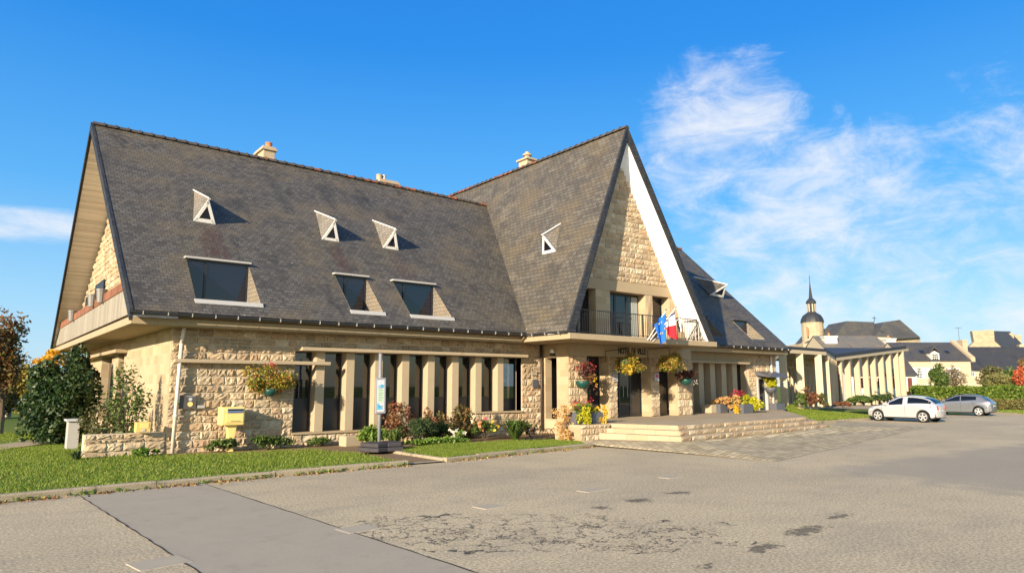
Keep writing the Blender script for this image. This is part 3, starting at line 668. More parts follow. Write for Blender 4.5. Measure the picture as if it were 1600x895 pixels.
M['ridge_dark'] = plain('weathered_ridge_tile', (.075, .062, .055), .8, .2, var=.5, scale=3); M['ridge_red'] = plain('red_ridge_tile', (.22, .085, .05), .8, .2, var=.4)
ridge('ridge_tiles', (2.86, RY, 11.76), (21.1, RY, 11.55)); ridge('ridge_tiles', (22.5, RY, 11.5), (37.2, RY, 11.15))
# --- central gable roof
WX0, WX1, WRX, WRZ, WEZ = 17.43, 26.30, 21.87, 13.08, 4.08; WYF, WYB = 19.0, 40.0; WYA = 19.86; WRZ = 13.27
mb = MB(); mb.face([(WX0, WYF, WEZ), (WRX, WYA, WRZ), (WRX, WYB, WRZ), (WX0, WYB, WEZ)][::-1]); mb.build('wing_roof', M['slate_wing'], hall)
mb = MB(); mb.face([(WX1, WYF, WEZ), (WRX, WYA, WRZ), (WRX, WYB, WRZ), (WX1, WYB, WEZ)]); mb.build('wing_roof', M['slate_wing'], hall)
ridge('ridge_tiles', (WRX, WYA-.05, WRZ), (WRX, WYB, WRZ))
SO = .32
JT = 11.55                                        # the lining boards twist: they meet the wall lower than the verge
for xe, sg in ((WX0, 1), (WX1, -1)):
    mb = MB(); n_ = 8
    for i in range(n_):
        q = []
        for f, k in ((i/n_, 0), ((i+1)/n_, 0), ((i+1)/n_, 1), (i/n_, 1)):
            o_ = np.array((xe+sg*SO, WYF+.02, WEZ-.1))*(1-f)+np.array((WRX, WYA+.02, WRZ-.58))*f; j_ = np.array((xe+sg*.16, 20.32, WEZ-.1))*(1-f)+np.array((WRX, 20.32, JT))*f
            q.append(o_ if k == 0 else j_)
        mb.face(q)
    mb.build('wing_soffit', M['soffit'], hall)
    mb = MB(); mb.prism([(xe-.03*sg, WYF-.06, WEZ-.06), (WRX, WYA-.06, WRZ+.04), (WRX, WYA-.06, WRZ-.60), (xe+sg*SO, WYF-.06, WEZ-.06)], (0, .09, 0)); mb.build('wing_verge', M['slate_edge'], hall)
# recessed stone gable over the balcony
YB = 20.2
wg = Wall((0, YB), (1, 0), (0, -1), seed=9, T=.5, row=.23, base=6.45)
def gclip(z):
    k = (z-WEZ)/(JT-WEZ); return (WX0+.16+(WRX-WX0-.16)*k, WX1-.16-(WX1-WRX-.16)*k)
wg.rock(0, 1, 6.45, 11.4, .05, .3, .6, clip=gclip)
k = gclip(6.45); wg.mb.prism([wg.P(k[0], 6.45, -.004), wg.P(k[1], 6.45, -.004), wg.P(WRX, 11.5, -.004)], (0, .4, 0), 1)
op = [(19.2, 20.14), (20.98, 23.2), (23.66, 24.78)]; ed = [17.9]+[q for o_ in op for q in o_]+[25.95]
for i in range(0, 8, 2):
    a, b = ed[i], ed[i+1]
    def cl_(z, a=a, b=b): c_ = gclip(z); return (max(a, c_[0]), min(b, c_[1]))
    z0, z1 = SL1, 6.0; c0, c1 = cl_(z0), cl_(z1)
    if i in (2, 4): wg.slab(a, b, z0, z1, 2, -.004)
    else: wg.mb.prism([wg.P(c0[0], z0, -.004), wg.P(c0[1], z0, -.004), wg.P(c1[1], z1, -.004), wg.P(c1[0], z1, -.004)], (0, .5, 0), 2)
    if i in (4, 6): wg.rock(a, b, z0, z1, .045, .25, .5, clip=cl_)
c0, c1 = gclip(6.0), gclip(6.45); wg.mb.prism([wg.P(c0[0], 6.0, .015), wg.P(c0[1], 6.0, .015), wg.P(c1[1], 6.45, .015), wg.P(c1[0], 6.45, .015)], (0, .5, 0), 3)
wg.build('gable_wall', hall)
def french_window(x0, x1, n, y, z0, z1, name='balcony_door'):
    f = MB(); t_ = .06
    for i in range(n+1):
        xx = x0+(x1-x0)*i/n; f.box((max(x0, xx-t_), y-.03, z0), (min(x1, xx+t_), y+.04, z1))
    f.box((x0, y-.028, z1-.09), (x1, y+.038, z1)); f.box((x0, y-.028, z0), (x1, y+.038, z0+.1)); f.box((x0, y-.026, z0+.95), (x1, y+.036, z0+1.0))
    o = f.build(name, M['frame'], hall); g = MB(); g.box((x0, y, z0), (x1, y+.01, z1)); g.build('pane', M['glass'], o); return o
french_window(20.98, 23.2, 3, 20.66, SL1, 5.98)
french_window(19.2, 20.14, 1, 20.66, SL1, 5.98, 'balcony_window'); french_window(23.66, 24.78, 1, 20.66, SL1, 5.98, 'balcony_window')
mb = MB(); mb.box((22.75, 20.63, SL1+.1), (23.14, 20.65, 5.9)); mb.build('curtain', plain('grey_green_curtain', (.30, .33, .31), .8), hall)
# balcony railing
rl = MB(); bar = MB(); yr = 19.12; z0, z1 = SL1+.06, 4.95
rl.box((18.0, yr-.02, z1-.03), (25.35, yr+.02, z1)); rl.box((17.85, yr-.015, z0), (25.9, yr+.015, z0+.025))
for xx in (18.05, 19.9, 21.75, 23.6, 25.33): rl.box((xx-.02, yr-.018, SL1), (xx+.02, yr+.018, z1-.03))
rl.tube([(25.35, yr, z1-.02), (25.62, 20.1, z1-.02)], .02, 6); 
xx = 18.0
while xx < 25.75:
    top = z1-.03 if xx < 25.33 else z1-(xx-25.33)*2.0
    bar.box((xx-.008, yr-.008, z0+.025), (xx+.008, yr+.008, top)); xx += .115
rl_o = rl.build('balcony_railing', M['iron'], hall); bar.build('baluster', M['iron'], rl_o)
# --- upper gable end with panel balustrade
wu = Wall((4.2, 24.0), (0, 1), (-1, 0), seed=21, T=.3, row=.26, base=4.0)
def uclip(z): return (max(0, 22.0+(z-4.0)/(11.4-4.0)*7.2-24.0), 43.5-(z-4.0)/(11.4-4.0)*14.3-24.0)
wu.rock(0, 1, SL1, 11.0, .07, .3, .6, clip=uclip)
wu.mb.prism([wu.P(-2.0, SL1, -.004), wu.P(19.5, SL1, -.004), wu.P(5.2, 11.4, -.004)], (.3, 0, 0), 1)
wu.build('upper_gable_wall', hall)
for q in ((152, 462, 167, 436), (137, 478, 143, 462)):
    a_ = PX(q[0], q[1], 4.2); b_ = PX(q[2], q[3], 4.2); y0_, y1_ = sorted((a_[1], b_[1])); mb = MB(); mb.box((4.09, y0_, a_[2]-.3), (4.13, y1_, b_[2])); mb.build('gable_window', M['frame'], hall)
mb = MB(); mb.box((3.52, 22.55, 4.10), (3.58, 43.4, 4.92)); mb.build('balcony_panel', M['panel'], hall)
mb = MB(); mb.box((3.49, 22.9, 4.92), (3.62, 43.3, 5.20)); mb.build('balcony_board', M['terracotta'], hall)
# --- gutters and pipes
def gutter(a, b, r=.075):
    mb = MB(); a = np.array(a); b = np.array(b); d = (b-a)/np.linalg.norm(b-a); side = np.array((-d[1], d[0], 0)); vs = []
    for p in (a, b):
        for rr in (r, r-.012):
            for k in range(9): g = math.pi+math.pi*k/8; vs.append(p+side*math.cos(g)*rr+np.array((0, 0, 1.0))*math.sin(g)*rr)
    fs = [(k, k+1, k+19, k+18) for k in range(8)]+[(9+k, 10+k, 28+k, 27+k) for k in range(8)]+[(0, 18, 27, 9), (8, 26, 35, 17)]
    mb.add(vs, fs); o = mb.build('gutter', M['zinc'], hall)
    L = np.linalg.norm(b-a); n = int(L/.62)
    for i in range(n):
        p = a+d*(L*(i+.5)/n); br = MB(); br.obox(p, d, side, .009, r+.006, p[2]-.08, p[2]+.010); br.build('gutter_bracket', M['lead'], o)
    return o
gutter((3.35, 21.34, 4.08), (17.4, 21.34, 4.08)); gutter((26.35, 21.34, 4.08), (36.7, 21.34, 4.08)); gutter((17.33, 21.3, 4.05), (17.33, 18.95, 4.05), .06)
M['eaves'] = plain('eaves_board', (.20, .14, .08), .8)
for xa, xb in ((3.6, 17.45), (26.5, 36.8)): mb = MB(); mb.box((xa, 21.60, 3.992), (xb, 21.75, 4.10)); mb.build('eaves_board', M['eaves'], hall)
mb = MB(); mb.tube([(4.93, 22.32, 3.3), (4.88, 22.34, .02)], .055, 10); mb.tube([(4.90, 22.34, 1.12), (4.90, 22.34, 1.2)], .07, 10)
mb.tube([(4.93, 22.32, 3.3), (4.95, 22.2, 3.75)], .055, 10); dp = mb.build('downpipe', M['pipe'], hall, smooth=True)
mb = MB(); mb.tube([(19.02, 22.38, 3.74), (19.04, 22.38, .2)], .05, 8); mb.build('downpipe', M['brownpipe'], hall, smooth=True)
mb = MB(); mb.tube([(36.35, 22.38, 3.74), (36.4, 22.38, .6)], .05, 8); mb.build('downpipe', M['white_paint'], hall, smooth=True)
mb = MB(); mb.tube([(17.6, 21.55, 4.28), (17.62, 21.45, 3.99)], .09, 8); mb.build('rainwater_hopper', M['pale'], hall, smooth=True)
# --- inset roof windows
def roof_window(x0, x1, y0, y1, zb, zt, mull, trim='lead'):
    yg = y1-.02; f = MB()
    f.box((x0, yg-.048, zt-.06), (x1, yg-.012, zt)); f.box((x0, yg-.048, zb+.05), (x1, yg-.012, zb+.11))
    for xx in [x0+.03, x1-.03]+[x0+(x1-x0)*m for m in mull]: f.box((xx-.035, yg-.05, zb+.05), (xx+.035, yg-.012, zt))
    o = f.build('roof_window', M['frame'], hall)
    for xx in (x0, x1): ck = MB(); ck.face([(xx, y0, zb), (xx, yg, zt), (xx, yg, zb)]); ck.build('cheek', M['slate_cheek'], o)
    s_ = MB(); s_.prism([(x0-.04, y0-.10, zb-.09), (x0-.04, y0-.03, zb+.045), (x0-.04, yg, zb+.06), (x0-.04, yg, zb-.03)], (x1-x0+.08, 0, 0)); s_.build('sill', M[trim], o)
    g = MB(); g.box((x0+.03, yg-.01, zb+.06), (x1-.03, yg, zt)); g.build('pane', M['glass_up'], o)
    h = MB(); h.box((x0-.08, y1-.22, zt-.005), (x1+.05, y1+.06, zt+.06)); h.build('hood', M[trim], o, bevel=.01)
    return o
roof_window(5.14, 7.06, 21.83, 23.38, 4.55, 6.03, [.3]); roof_window(10.1, 11.33, 21.83, 23.36, 4.55, 6.0, [.32]); roof_window(12.42, 14.2, 21.83, 23.33, 4.54, 5.97, [.26])
M['slate_trim'] = plain('slate_grey_flashing', (.07, .07, .072), .6, var=.2)
roof_window(30.2, 31.35, 21.83, 23.1, 4.53, 5.72, [], 'slate_trim'); roof_window(33.75, 35.1, 21.83, 23.1, 4.53, 5.70, [], 'slate_trim')
# --- triangular roof lights
def tri_dormer(A, F, BL, BR):
    A, F, BL, BR = [np.array(q, float) for q in (A, F, BL, BR)]
    mb = MB(); mb.face([A, BL, F]); mb.face([A, F, BR]); mb.face([BL, BR, F]); o = mb.build('dormer', M['slate_cheek'], hall)
    n = np.cross(BR-BL, F-BL); n /= np.linalg.norm(n); c_ = (F+BL+BR)/3
    if n@(c_-A) < 0: n = -n
    def strip(p, q, wd, mbx, th=.03):
        inn = c_-(p+q)/2; d = (q-p)/np.linalg.norm(q-p); inn = inn-d*(inn@d); inn /= np.linalg.norm(inn)
        mbx.prism([p, q, q+inn*wd-d*wd*.9, p+inn*wd+d*wd*.9], n*th)
    f = MB(); strip(BL, F, .10, f); strip(F, BR, .10, f); strip(BL, BR, .13, f); f.build('frame', M['white_paint'], o)
    g = MB(); g.face([c_+(q-c_)*.72+n*.008 for q in (BL, BR, F)]); g.build('pane', M['glass_up'], o)
    r_ = MB(); d = (F-A)/np.linalg.norm(F-A); w_ = np.cross(d, n); w_ /= np.linalg.norm(w_); up = np.cross(w_, d); up = up if up[2] > 0 else -up
    r_.prism([A-w_*.05, A+w_*.05, F+w_*.05+d*.06, F-w_*.05+d*.06], up*.035); 
    r_.build('ridge_flashing', M['white_paint'], o); return o
for xm, dz in ((6.0, 0), (10.6, -.06), (13.2, -.07)): tri_dormer((xm-.07, 26.57, 9.10+dz), (xm, 24.66, 8.40+dz), (xm-.37, 25.04, 7.64+dz*1.1), (xm+.36, 25.02, 7.63+dz*1.1))
tri_dormer((19.9, 22.0, 9.06), (18.84, 22.0, 8.42), (19.19, 22.45, 7.66), (19.19, 21.55, 7.66))
M['slate_cheek_keep'] = M['slate_cheek']; M['slate_cheek'] = M['slate']; tri_dormer((34.3, 26.0, 8.55), (35.0, 24.2, 7.95), (34.25, 24.85, 7.36), (35.4, 24.75, 7.28)); M['slate_cheek'] = M['slate_cheek_keep']
# --- chimneys
def chimney(px, py, y, wd, dp, ht, pots, cap=.1):
    c_ = PY(px, py, y); mb = MB(); mb.box((c_[0]-wd/2, y-dp/2, c_[2]-1.0), (c_[0]+wd/2, y+dp/2, c_[2]+ht)); mb.box((c_[0]-wd/2-cap, y-dp/2-cap, c_[2]+ht), (c_[0]+wd/2+cap, y+dp/2+cap, c_[2]+ht+.1)); mb.box((c_[0]-wd/2-cap*.4, y-dp/2-cap*.4, c_[2]+ht+.1), (c_[0]+wd/2+cap*.4, y+dp/2+cap*.4, c_[2]+ht+.18))
    o = mb.build('chimney', M['chimney'], hall, bevel=.012)
    for dx, dy, r, h, m in pots:
        p = MB(); p.lathe((c_[0]+dx, y+dy, c_[2]+ht+.18), [(r, 0), (r, h*.8), (r*1.12, h*.82), (r*1.12, h)], 12); p.build('chimney_pot', M[m], o, smooth=False)
chimney(414, 249, 29.9, .50, 1.05, .26, [(.05, -.25, .14, .24, 'terra_pot')], .08)
chimney(604, 292, 30.3, .95, .5, .10, [(-.42, 0, .14, .26, 'chimney'), (-.15, 0, .1, .28, 'lead')])
c3 = PX(824, 263, 22.2); mb = MB(); mb.box((21.9, c3[1]-.35, 12.6), (22.6, c3[1]+.35, c3[2]+.35)); mb.box((21.8, c3[1]-.45, c3[2]+.35), (22.7, c3[1]+.45, c3[2]+.45)); o3 = mb.build('chimney', M['chimney'], hall, bevel=.012)
mb = MB(); mb.lathe((22.2, c3[1], c3[2]+.45), [(.15, 0), (.15, .22), (.24, .22), (.24, .3), (.12, .3), (.12, .42)], 10); mb.build('chimney_pot', M['chimney'], o3)
# --- ground floor of the central gable
TZ = .68
mbw = Wall((XG, YF), (0, 1), (-1, 0), seed=31)
mbw.slab(0.006, .70, .1, SL0, 2, .006, .03); mbw.slab(.70, 1.42, 3.2, SL0, 2, .006); mbw.slab(1.42, 1.6, .1, SL0, 2, .006); mbw.slab(.70, 1.42, .1, TZ, 2, .006); mbw.build('wing_side_wall', hall)
for i_, (a, b) in enumerate(((19.2, 20.25), (21.53, 22.04), (24.21, 24.78), (26.07, 27.1))):
    wf = Wall((0, YF), (1, 0), (0, -1), seed=33+i_, T=.69, row=.30, base=TZ)
    wf.slab(a, b, .1, SL0-.003 if a == 19.2 else 3.28, 2, -.004); wf.rock(a, b, TZ if a > 20 else .1, SL0-.5 if a == 19.2 else 3.28, .055, .25, .55, back=False)
    wf.build('entrance_pier', hall)
mb = MB(); mb.box((20.253, YF-.02, 3.28), (27.1, YF+.68, SL0-.003)); mb.build('entrance_lintel', M['concrete'], hall)
mb = MB(); mb.box((19.21, YF-.018, 3.26), (20.25, YF-.001, SL0-.003)); mb.build('pier_head', M['concrete'], hall)
for a, b, n_ in ((20.25, 21.53, 1), (22.04, 24.21, 3), (24.78, 26.07, 1)):
    f = MB(); t_ = .05; y = 21.5
    for i in range(n_+1): xx = a+(b-a)*i/n_; f.box((max(a, xx-t_), y-.03, TZ), (min(b, xx+t_), y+.04, 3.28))
    f.box((a, y-.028, 3.2), (b, y+.038, 3.28)); f.box((a, y-.028, TZ), (b, y+.038, TZ+.1)); f.box((a, y-.026, TZ+2.0), (b, y+.036, TZ+2.06))
    o = f.build('entrance_door' if n_ == 3 else 'entrance_window', M['frame'], hall); g = MB(); g.box((a, y, TZ), (b, y+.012, 3.28)); g.build('pane', M['glass'], o)
    if n_ == 3:
        for xx in (22.98, 23.25): h = MB(); h.tube([(xx, y-.07, TZ+.85), (xx, y-.07, TZ+1.35)], .014, 6); h.build('handle', M['alu'], o)
mb = MB(); mb.box((19.47, 22.7, .5), (20.6, 22.8, 3.3)); mb.box((20.3, 21.62, .5), (20.6, 22.7, 3.3)); mb.build('side_door', M['frame'], hall)
# the carved name on the lintel
def text_mesh(s, size, ext, name, mat, parent, mtx, xs=1.0):
    cu = bpy.data.curves.new(name, 'FONT'); cu.body = s; cu.size = size; cu.extrude = ext; cu.align_x = 'CENTER'; cu.align_y = 'CENTER'
    ob = bpy.data.objects.new(name, cu); col.objects.link(ob); bpy.context.view_layer.update()
    me = bpy.data.meshes.new_from_object(ob.evaluated_get(bpy.context.evaluated_depsgraph_get())); bpy.data.objects.remove(ob)
    me.transform(Matrix.Diagonal((xs, 1, 1, 1))); off = ORG.get(parent, np.zeros(3)); me.transform(Matrix.Translation(tuple(-off)) @ mtx)
    me.materials.clear(); me.materials.append(mat); o = bpy.data.objects.new(name, me); col.objects.link(o); o.parent = parent; ORG[o] = off; return o
FRONT = lambda x, y, z: Matrix.Translation((x, y, z)) @ Matrix.Rotation(math.pi/2, 4, 'X')
text_mesh('HOTEL DE VILLE', .40, .012, 'lintel_lettering', M['iron'], hall, FRONT(23.0, YF-.035, 3.53), .62)
# --- right wing wall
wr = Wall((27.1, YW), (1, 0), (0, -1), seed=41); Q = lambda x: x-27.1
wr.rock(Q(27.1), Q(29.3), .2, SL0); wr.slab(Q(29.3), Q(34.2), 3.30, SL0, 3, .01); wr.slab(Q(27.2), Q(29.3), 3.30, SL0, 3, .07, .1); wr.rock(Q(34.2), Q(34.95), .2, SL0); wr.rock(Q(34.95), Q(35.95), 2.5, SL0); wr.rock(Q(35.95), Q(37.0), .2, SL0); wr.slab(Q(29.3), Q(34.2), .1, .66, 2)
wr.build('front_wall', hall)
mb = MB(); mb.box((27.2, 22.15, 3.2), (33.9, 22.5, 3.31)); mb.build('window_canopy', M['concrete'], hall)
for i in range(5):
    x = 30.22+.98*i; mb = MB(); mb.box((x-.42, 22.5, .66), (x, 22.99, 3.3)); 
    if i < 4: mb.build('pier', M['pier'], hall, bevel=.01)
xs_ = [29.3]+[30.22+.98*i for i in range(4)]
for i, x in enumerate(xs_): bay(x, (30.22+.98*i-.42) if i < 4 else 34.2, .66, 3.3, 22.93, 1.6, blinds=0, glass='glass')
mb = MB(); mb.box((34.1, 22.53, .66), (34.2, 23.0, 3.3)); mb.build('window_jamb', M['pier'], hall)
mb = MB(); mb.box((34.95, 22.40, .66), (35.06, 22.7, 2.42)); mb.box((35.84, 22.4, .66), (35.95, 22.7, 2.42)); mb.box((34.95, 22.4, 2.42), (35.95, 22.7, 2.52)); dr = mb.build('service_door', M['lead'], hall)
mb = MB(); mb.box((35.06, 22.55, .66), (35.84, 22.6, 2.42)); mb.build('pane', M['glass'], dr)
mb = MB(); mb.prism([(34.85, 22.5, 2.62), (34.85, 21.6, 2.50), (34.85, 21.6, 2.55), (34.85, 22.5, 2.86)], (2.0, 0, 0)); mb.build('door_awning', M['grey_box'], hall)
mb = MB(); mb.box((36.9, 22.5, .1), (37.0, 44, SL0)); mb.build('end_wall', M['ashlar'], hall)
# ------------------------------------------------------------------ entrance steps
T0, T1, T2, T3 = (19.46, 15.65), (29.3, 16.45), (37.0, 22.3), (18.62, 18.1)
st_ = thing('entrance_steps', (24, 17, .2), 'broad pale stone terrace with three rough-faced steps before the entrance', 'steps')
def off_poly(k):   # terrace outline, each lower step .33 m wider on the two open sides
    e_ = .33*k; return [(T0[0]-e_, T0[1]-e_), (T1[0]+e_*.8, T1[1]-e_), (T2[0]+e_*.5, T2[1]), (37.0, 22.45), (27.1, 22.45), (27.1, 21.45), (19.2, 21.45), (19.2, 20.2), (T3[0]-e_*.2, 19.4), (T3[0]-e_, T3[1])]
hs = [TZ, TZ-.155, TZ-.31]
for k, h in enumerate(hs):
    P_ = off_poly(k); mb = MB(); mb.prism([(p[0], p[1], h-.155-(.3 if k == 2 else 0)) for p in P_], (0, 0, .155+(.3 if k == 2 else 0)-.001*0)); mb.build('terrace_floor' if k == 0 else 'step', M['terrace'] if 'terrace' in M else M['pale'], st_)
    a, b = np.array(P_[0]), np.array(P_[1]); L = np.linalg.norm(b-a); d = (b-a)/L; wv = Wall(a, d, (d[1], -d[0]), seed=50+k, row=.3)
    x = 0
    while x < L-.05:
        l_ = min(random.uniform(.35, .8), L-x); wv.stone(x+.004, x+l_-.004, h-.15, h-.012, .035); x += l_
    wv.build('step_facing', st_)
# ------------------------------------------------------------------ plants
def leaf_quads(P, size, aspect=.55, up=.0, jit=.45):
    n = len(P); sz = size*rng.uniform(1-jit, 1+jit, n)
    d = rng.normal(size=(n, 3)); d[:, 2] += up; d /= np.linalg.norm(d, axis=1, keepdims=True)
    r = rng.normal(size=(n, 3)); s_ = np.cross(d, r); s_ /= (np.linalg.norm(s_, axis=1, keepdims=True)+1e-9)
    V = np.empty((n, 4, 3)); a = d*sz[:, None]*.5; b = s_*(sz*aspect)[:, None]*.5
    V[:, 0] = P-a; V[:, 1] = P-a*.1+b; V[:, 2] = P+a; V[:, 3] = P-a*.1-b
    return V.reshape(-1, 3)
def blob_points(c, rad, n, k=14, fill=.45, seed=None, flat=0):
    c = np.array(c, float); rad = np.array(rad, float); g = rng.normal(size=(k, 3)); g /= np.linalg.norm(g, axis=1, keepdims=True)
    if flat: g[:, 2] = np.abs(g[:, 2])*1.0-.25
    cen = g*rng.uniform(.35, .82, (k, 1)); rr = rng.uniform(.22, .46, k)
    i = rng.integers(0, k, n); q = rng.normal(size=(n, 3)); q /= np.linalg.norm(q, axis=1, keepdims=True); q *= rng.uniform(fill, 1.0, (n, 1))**.6
    p = cen[i]+q*rr[i][:, None]
    return c+p*rad, c+cen*rad
def foliage(name, P, size, mat, parent, aspect=.55, up=0):
    V = leaf_quads(P, size, aspect, up); return mesh_np(name, V, np.arange(len(V)).reshape(-1, 4), mat, parent)
def stems(name, base, tips, r, mat, parent, sag=.0):
    mb = MB(); base = np.array(base, float)
    for t_ in tips:
        t_ = np.array(t_); m = base*.45+t_*.55+np.array((random.uniform(-.1, .1), random.uniform(-.1, .1), .08))*np.linalg.norm(t_-base)*.5; m = m+np.array((0, 0, -sag))
        mb.tube([base, m, t_], [r, r*.7, r*.3], 5)
    return mb.build(name, mat, parent)
L_ = leaf_mat
M['ivy'] = L_('dark_ivy', [(0, (.012, .030, .010)), (.5, (.025, .055, .016)), (.85, (.05, .085, .022)), (1, (.10, .12, .04))], .12, .45)
M['rosemary'] = L_('dark_needles', [(0, (.022, .045, .015)), (.6, (.05, .085, .025)), (1, (.10, .13, .05))], .15)
M['green'] = L_('fresh_green', [(0, (.05, .11, .012)), (.5, (.11, .20, .025)), (.85, (.20, .30, .04)), (1, (.36, .42, .09))], .3)
M['midgreen'] = L_('mid_green', [(0, (.035, .07, .012)), (.6, (.08, .13, .025)), (1, (.15, .19, .05))], .25)
M['dryrose'] = L_('dry_rose', [(0, (.06, .05, .02)), (.35, (.16, .12, .04)), (.6, (.10, .13, .03)), (.8, (.28, .12, .05)), (1, (.36, .26, .09))], .25)
M['redshrub'] = L_('reddish_shrub', [(0, (.07, .03, .02)), (.5, (.22, .07, .04)), (.75, (.30, .16, .06)), (1, (.14, .14, .04))], .25)
M['olive'] = L_('olive_shrub', [(0, (.045, .055, .018)), (.45, (.10, .11, .035)), (.8, (.17, .15, .055)), (1, (.22, .13, .06))], .25)
M['basket'] = L_('autumn_basket_leaves', [(0, (.08, .10, .015)), (.3, (.16, .22, .03)), (.55, (.38, .34, .04)), (.75, (.48, .26, .04)), (.9, (.34, .07, .03)), (1, (.50, .36, .12))], .3)
M['basket_dark'] = L_('dark_basket_leaves', [(0, (.05, .02, .02)), (.5, (.12, .03, .03)), (.8, (.10, .07, .03)), (1, (.25, .10, .05))], .25)
M['lime'] = L_('lime_leaves', [(0, (.30, .34, .015)), (.5, (.52, .50, .02)), (1, (.72, .62, .04))], .35)
M['gold'] = L_('golden_flowers', [(0, (.55, .35, .02)), (.5, (.78, .52, .03)), (1, (.80, .60, .10))], .3)
M['peach'] = L_('peach_leaves', [(0, (.45, .20, .06)), (.5, (.62, .36, .12)), (1, (.70, .52, .22))], .3)
M['redfl'] = L_('red_flowers', [(0, (.30, .015, .02)), (.6, (.48, .03, .045)), (1, (.62, .10, .12))], .3)
M['pinkfl'] = L_('pink_flowers', [(0, (.70, .12, .20)), (1, (.80, .30, .35))], .3)
M['whitefl'] = L_('white_flowers', [(0, (.75, .70, .50)), (1, (.82, .80, .74))], .3)
M['orangefl'] = L_('orange_flowers', [(0, (.70, .22, .10)), (1, (.80, .40, .24))], .3)
M['hedge'] = L_('hedge_leaves', [(0, (.045, .085, .010)), (.5, (.10, .16, .018)), (1, (.20, .25, .04))], .25)
M['hedge_dry'] = L_('lower_hedge_leaves', [(0, (.09, .08, .025)), (.5, (.16, .14, .04)), (1, (.24, .19, .07))], .2)
M['tree_red'] = L_('autumn_tree_leaves', [(0, (.10, .08, .03)), (.3, (.28, .10, .04)), (.55, (.26, .19, .06)), (.8, (.14, .15, .04)), (1, (.40, .20, .07))], .35)
M['tree_yel'] = L_('yellow_tree_leaves', [(0, (.14, .12, .02)), (.5, (.28, .22, .04)), (1, (.42, .33, .06))], .3)
M['tree_tan'] = L_('tan_tree_leaves', [(0, (.14, .11, .06)), (.5, (.24, .19, .11)), (1, (.30, .23, .14))], .25)
M['marigold'] = L_('marigold_leaves', [(0, (.55, .28, .02)), (1, (.75, .46, .04))], .3)
M['willow'] = L_('pale_shrub_leaves', [(0, (.13, .13, .04)), (.5, (.22, .21, .07)), (1, (.32, .30, .11))], .3)
M['scarlet'] = L_('scarlet_leaves', [(0, (.40, .07, .03)), (.6, (.58, .13, .06)), (1, (.50, .22, .08))], .3)
def shrub(name, base, c, rad, n, leaf, mat, label, cat='shrub', group=None, k=14, fill=.3, flowers=None, ns=7, aspect=.55, up=0, flat=0, sm='bark', sr=.018):
    t_ = thing(name, base, label, cat, group); rad = np.array(rad)*1.15; n = int(n*1.3); P, cen = blob_points(c, rad, n, k, fill, flat=flat)
    P[:, 2] = np.maximum(P[:, 2], base[2]+.02)
    foliage('foliage', P, leaf, M[mat], t_, aspect, up); stems('stem', base, cen[:ns], sr, M[sm], t_)
    for m, nf, sz in (flowers or []):
        q, _ = blob_points(c, np.array(rad)*1.05, nf, 6, .7, flat=1)
        F = np.repeat(q, 7, 0)+rng.normal(size=(nf*7, 3))*sz*.3; foliage('flower', F, sz, M[m], t_, .8)
    return t_
def tuft(name, base, n, h, spread, wd, mat, label, cat='plant', group=None):
    t_ = thing(name, base, label, cat, group); mb = MB(); b = np.array(base, float)
    for i in range(n):
        a = random.uniform(0, 2*math.pi); s_ = spread*random.uniform(.3, 1); H = h*random.uniform(.6, 1.1); d = np.array((math.cos(a), math.sin(a), 0)); w_ = np.array((-d[1], d[0], 0))*wd
        p0 = b+d*s_*.1; p1 = b+d*s_*.55+np.array((0, 0, H*.8)); p2 = b+d*s_*1.1+np.array((0, 0, H*random.uniform(.45, 1.05)))
        mb.face([p0-w_, p0+w_, p1+w_*.9, p1-w_*.9]); mb.face([p1-w_*.9, p1+w_*.9, p2])
    mb.build('leaf_blades', M[mat], t_); return t_
# shrubs in the flower bed, left to right
q = AT(200, 640, 20.6); shrub('rose_shrub', (q[0], q[1], .05), (q[0], q[1], 1.55), (.66, .6, 1.2), 1050, .10, 'midgreen', 'tall green and brown shrub behind the low stone wall at the building corner', k=34, ns=30, fill=.15, sr=.014)
q = AT(160, 665, 21); shrub('rose_shrub', (q[0], q[1], .05), (q[0], q[1], .95), (.60, .5, .85), 1300, .085, 'olive', 'bushy olive brown shrub left of the tall shrub behind the low stone wall', k=30, ns=26, fill=.15, sr=.012)
bedg = 'small plants along the foot of the wall'
for (px, py, yy, rx, rz, n, mat, lab) in (
    (351, 698, 22.0, .50, .24, 520, 'midgreen', 'low green plant at the foot of the yellow mailbox'),
    (420, 692, 22.0, .75, .27, 900, 'midgreen', 'wide low green plant under the flower basket on the stone wall'),
    (505, 688, 22.1, .62, .19, 520, 'midgreen', 'low green plant below the first dark window bays'),
    (226, 712, 21.9, .42, .16, 320, 'green', 'low leafy plant in front of the low stone wall')):
    p = PY(px, py, yy); g = .08; shrub('low_plant', (p[0], yy, g), (p[0], yy, g+rz*.8), (rx, .3, rz), n, .10, mat, lab, 'plant', bedg, k=12, ns=3, flat=1)
tuft('yucca_tuft', (2.45, 21.9, .06), 46, .34, .36, .014, 'rosemary', 'spiky dark tuft in the lawn before the end of the low stone wall')
def bed(px, py, yy): p = G(px, py, .1); q = PY(px, py, yy); return q[0]
shrub('perennial', (10.75, 21.3, .08), (10.75, 21.3, .42), (.42, .4, .42), 900, .12, 'green', 'bright green leafy plant just left of the bus stop pole, behind its rubber base', 'plant', k=14, ns=5, flat=1)
tuft('iris_clump', (11.35, 20.9, .08), 90, .62, .62, .022, 'midgreen', 'arching green iris clump just right of the bus stop pole')
shrub('reddish_shrub', (11.9, 21.7, .08), (11.9, 21.7, .78), (.62, .5, .62), 900, .10, 'redshrub', 'reddish dry shrub against the columns right of the bus stop', k=16, ns=14, sm='bark')
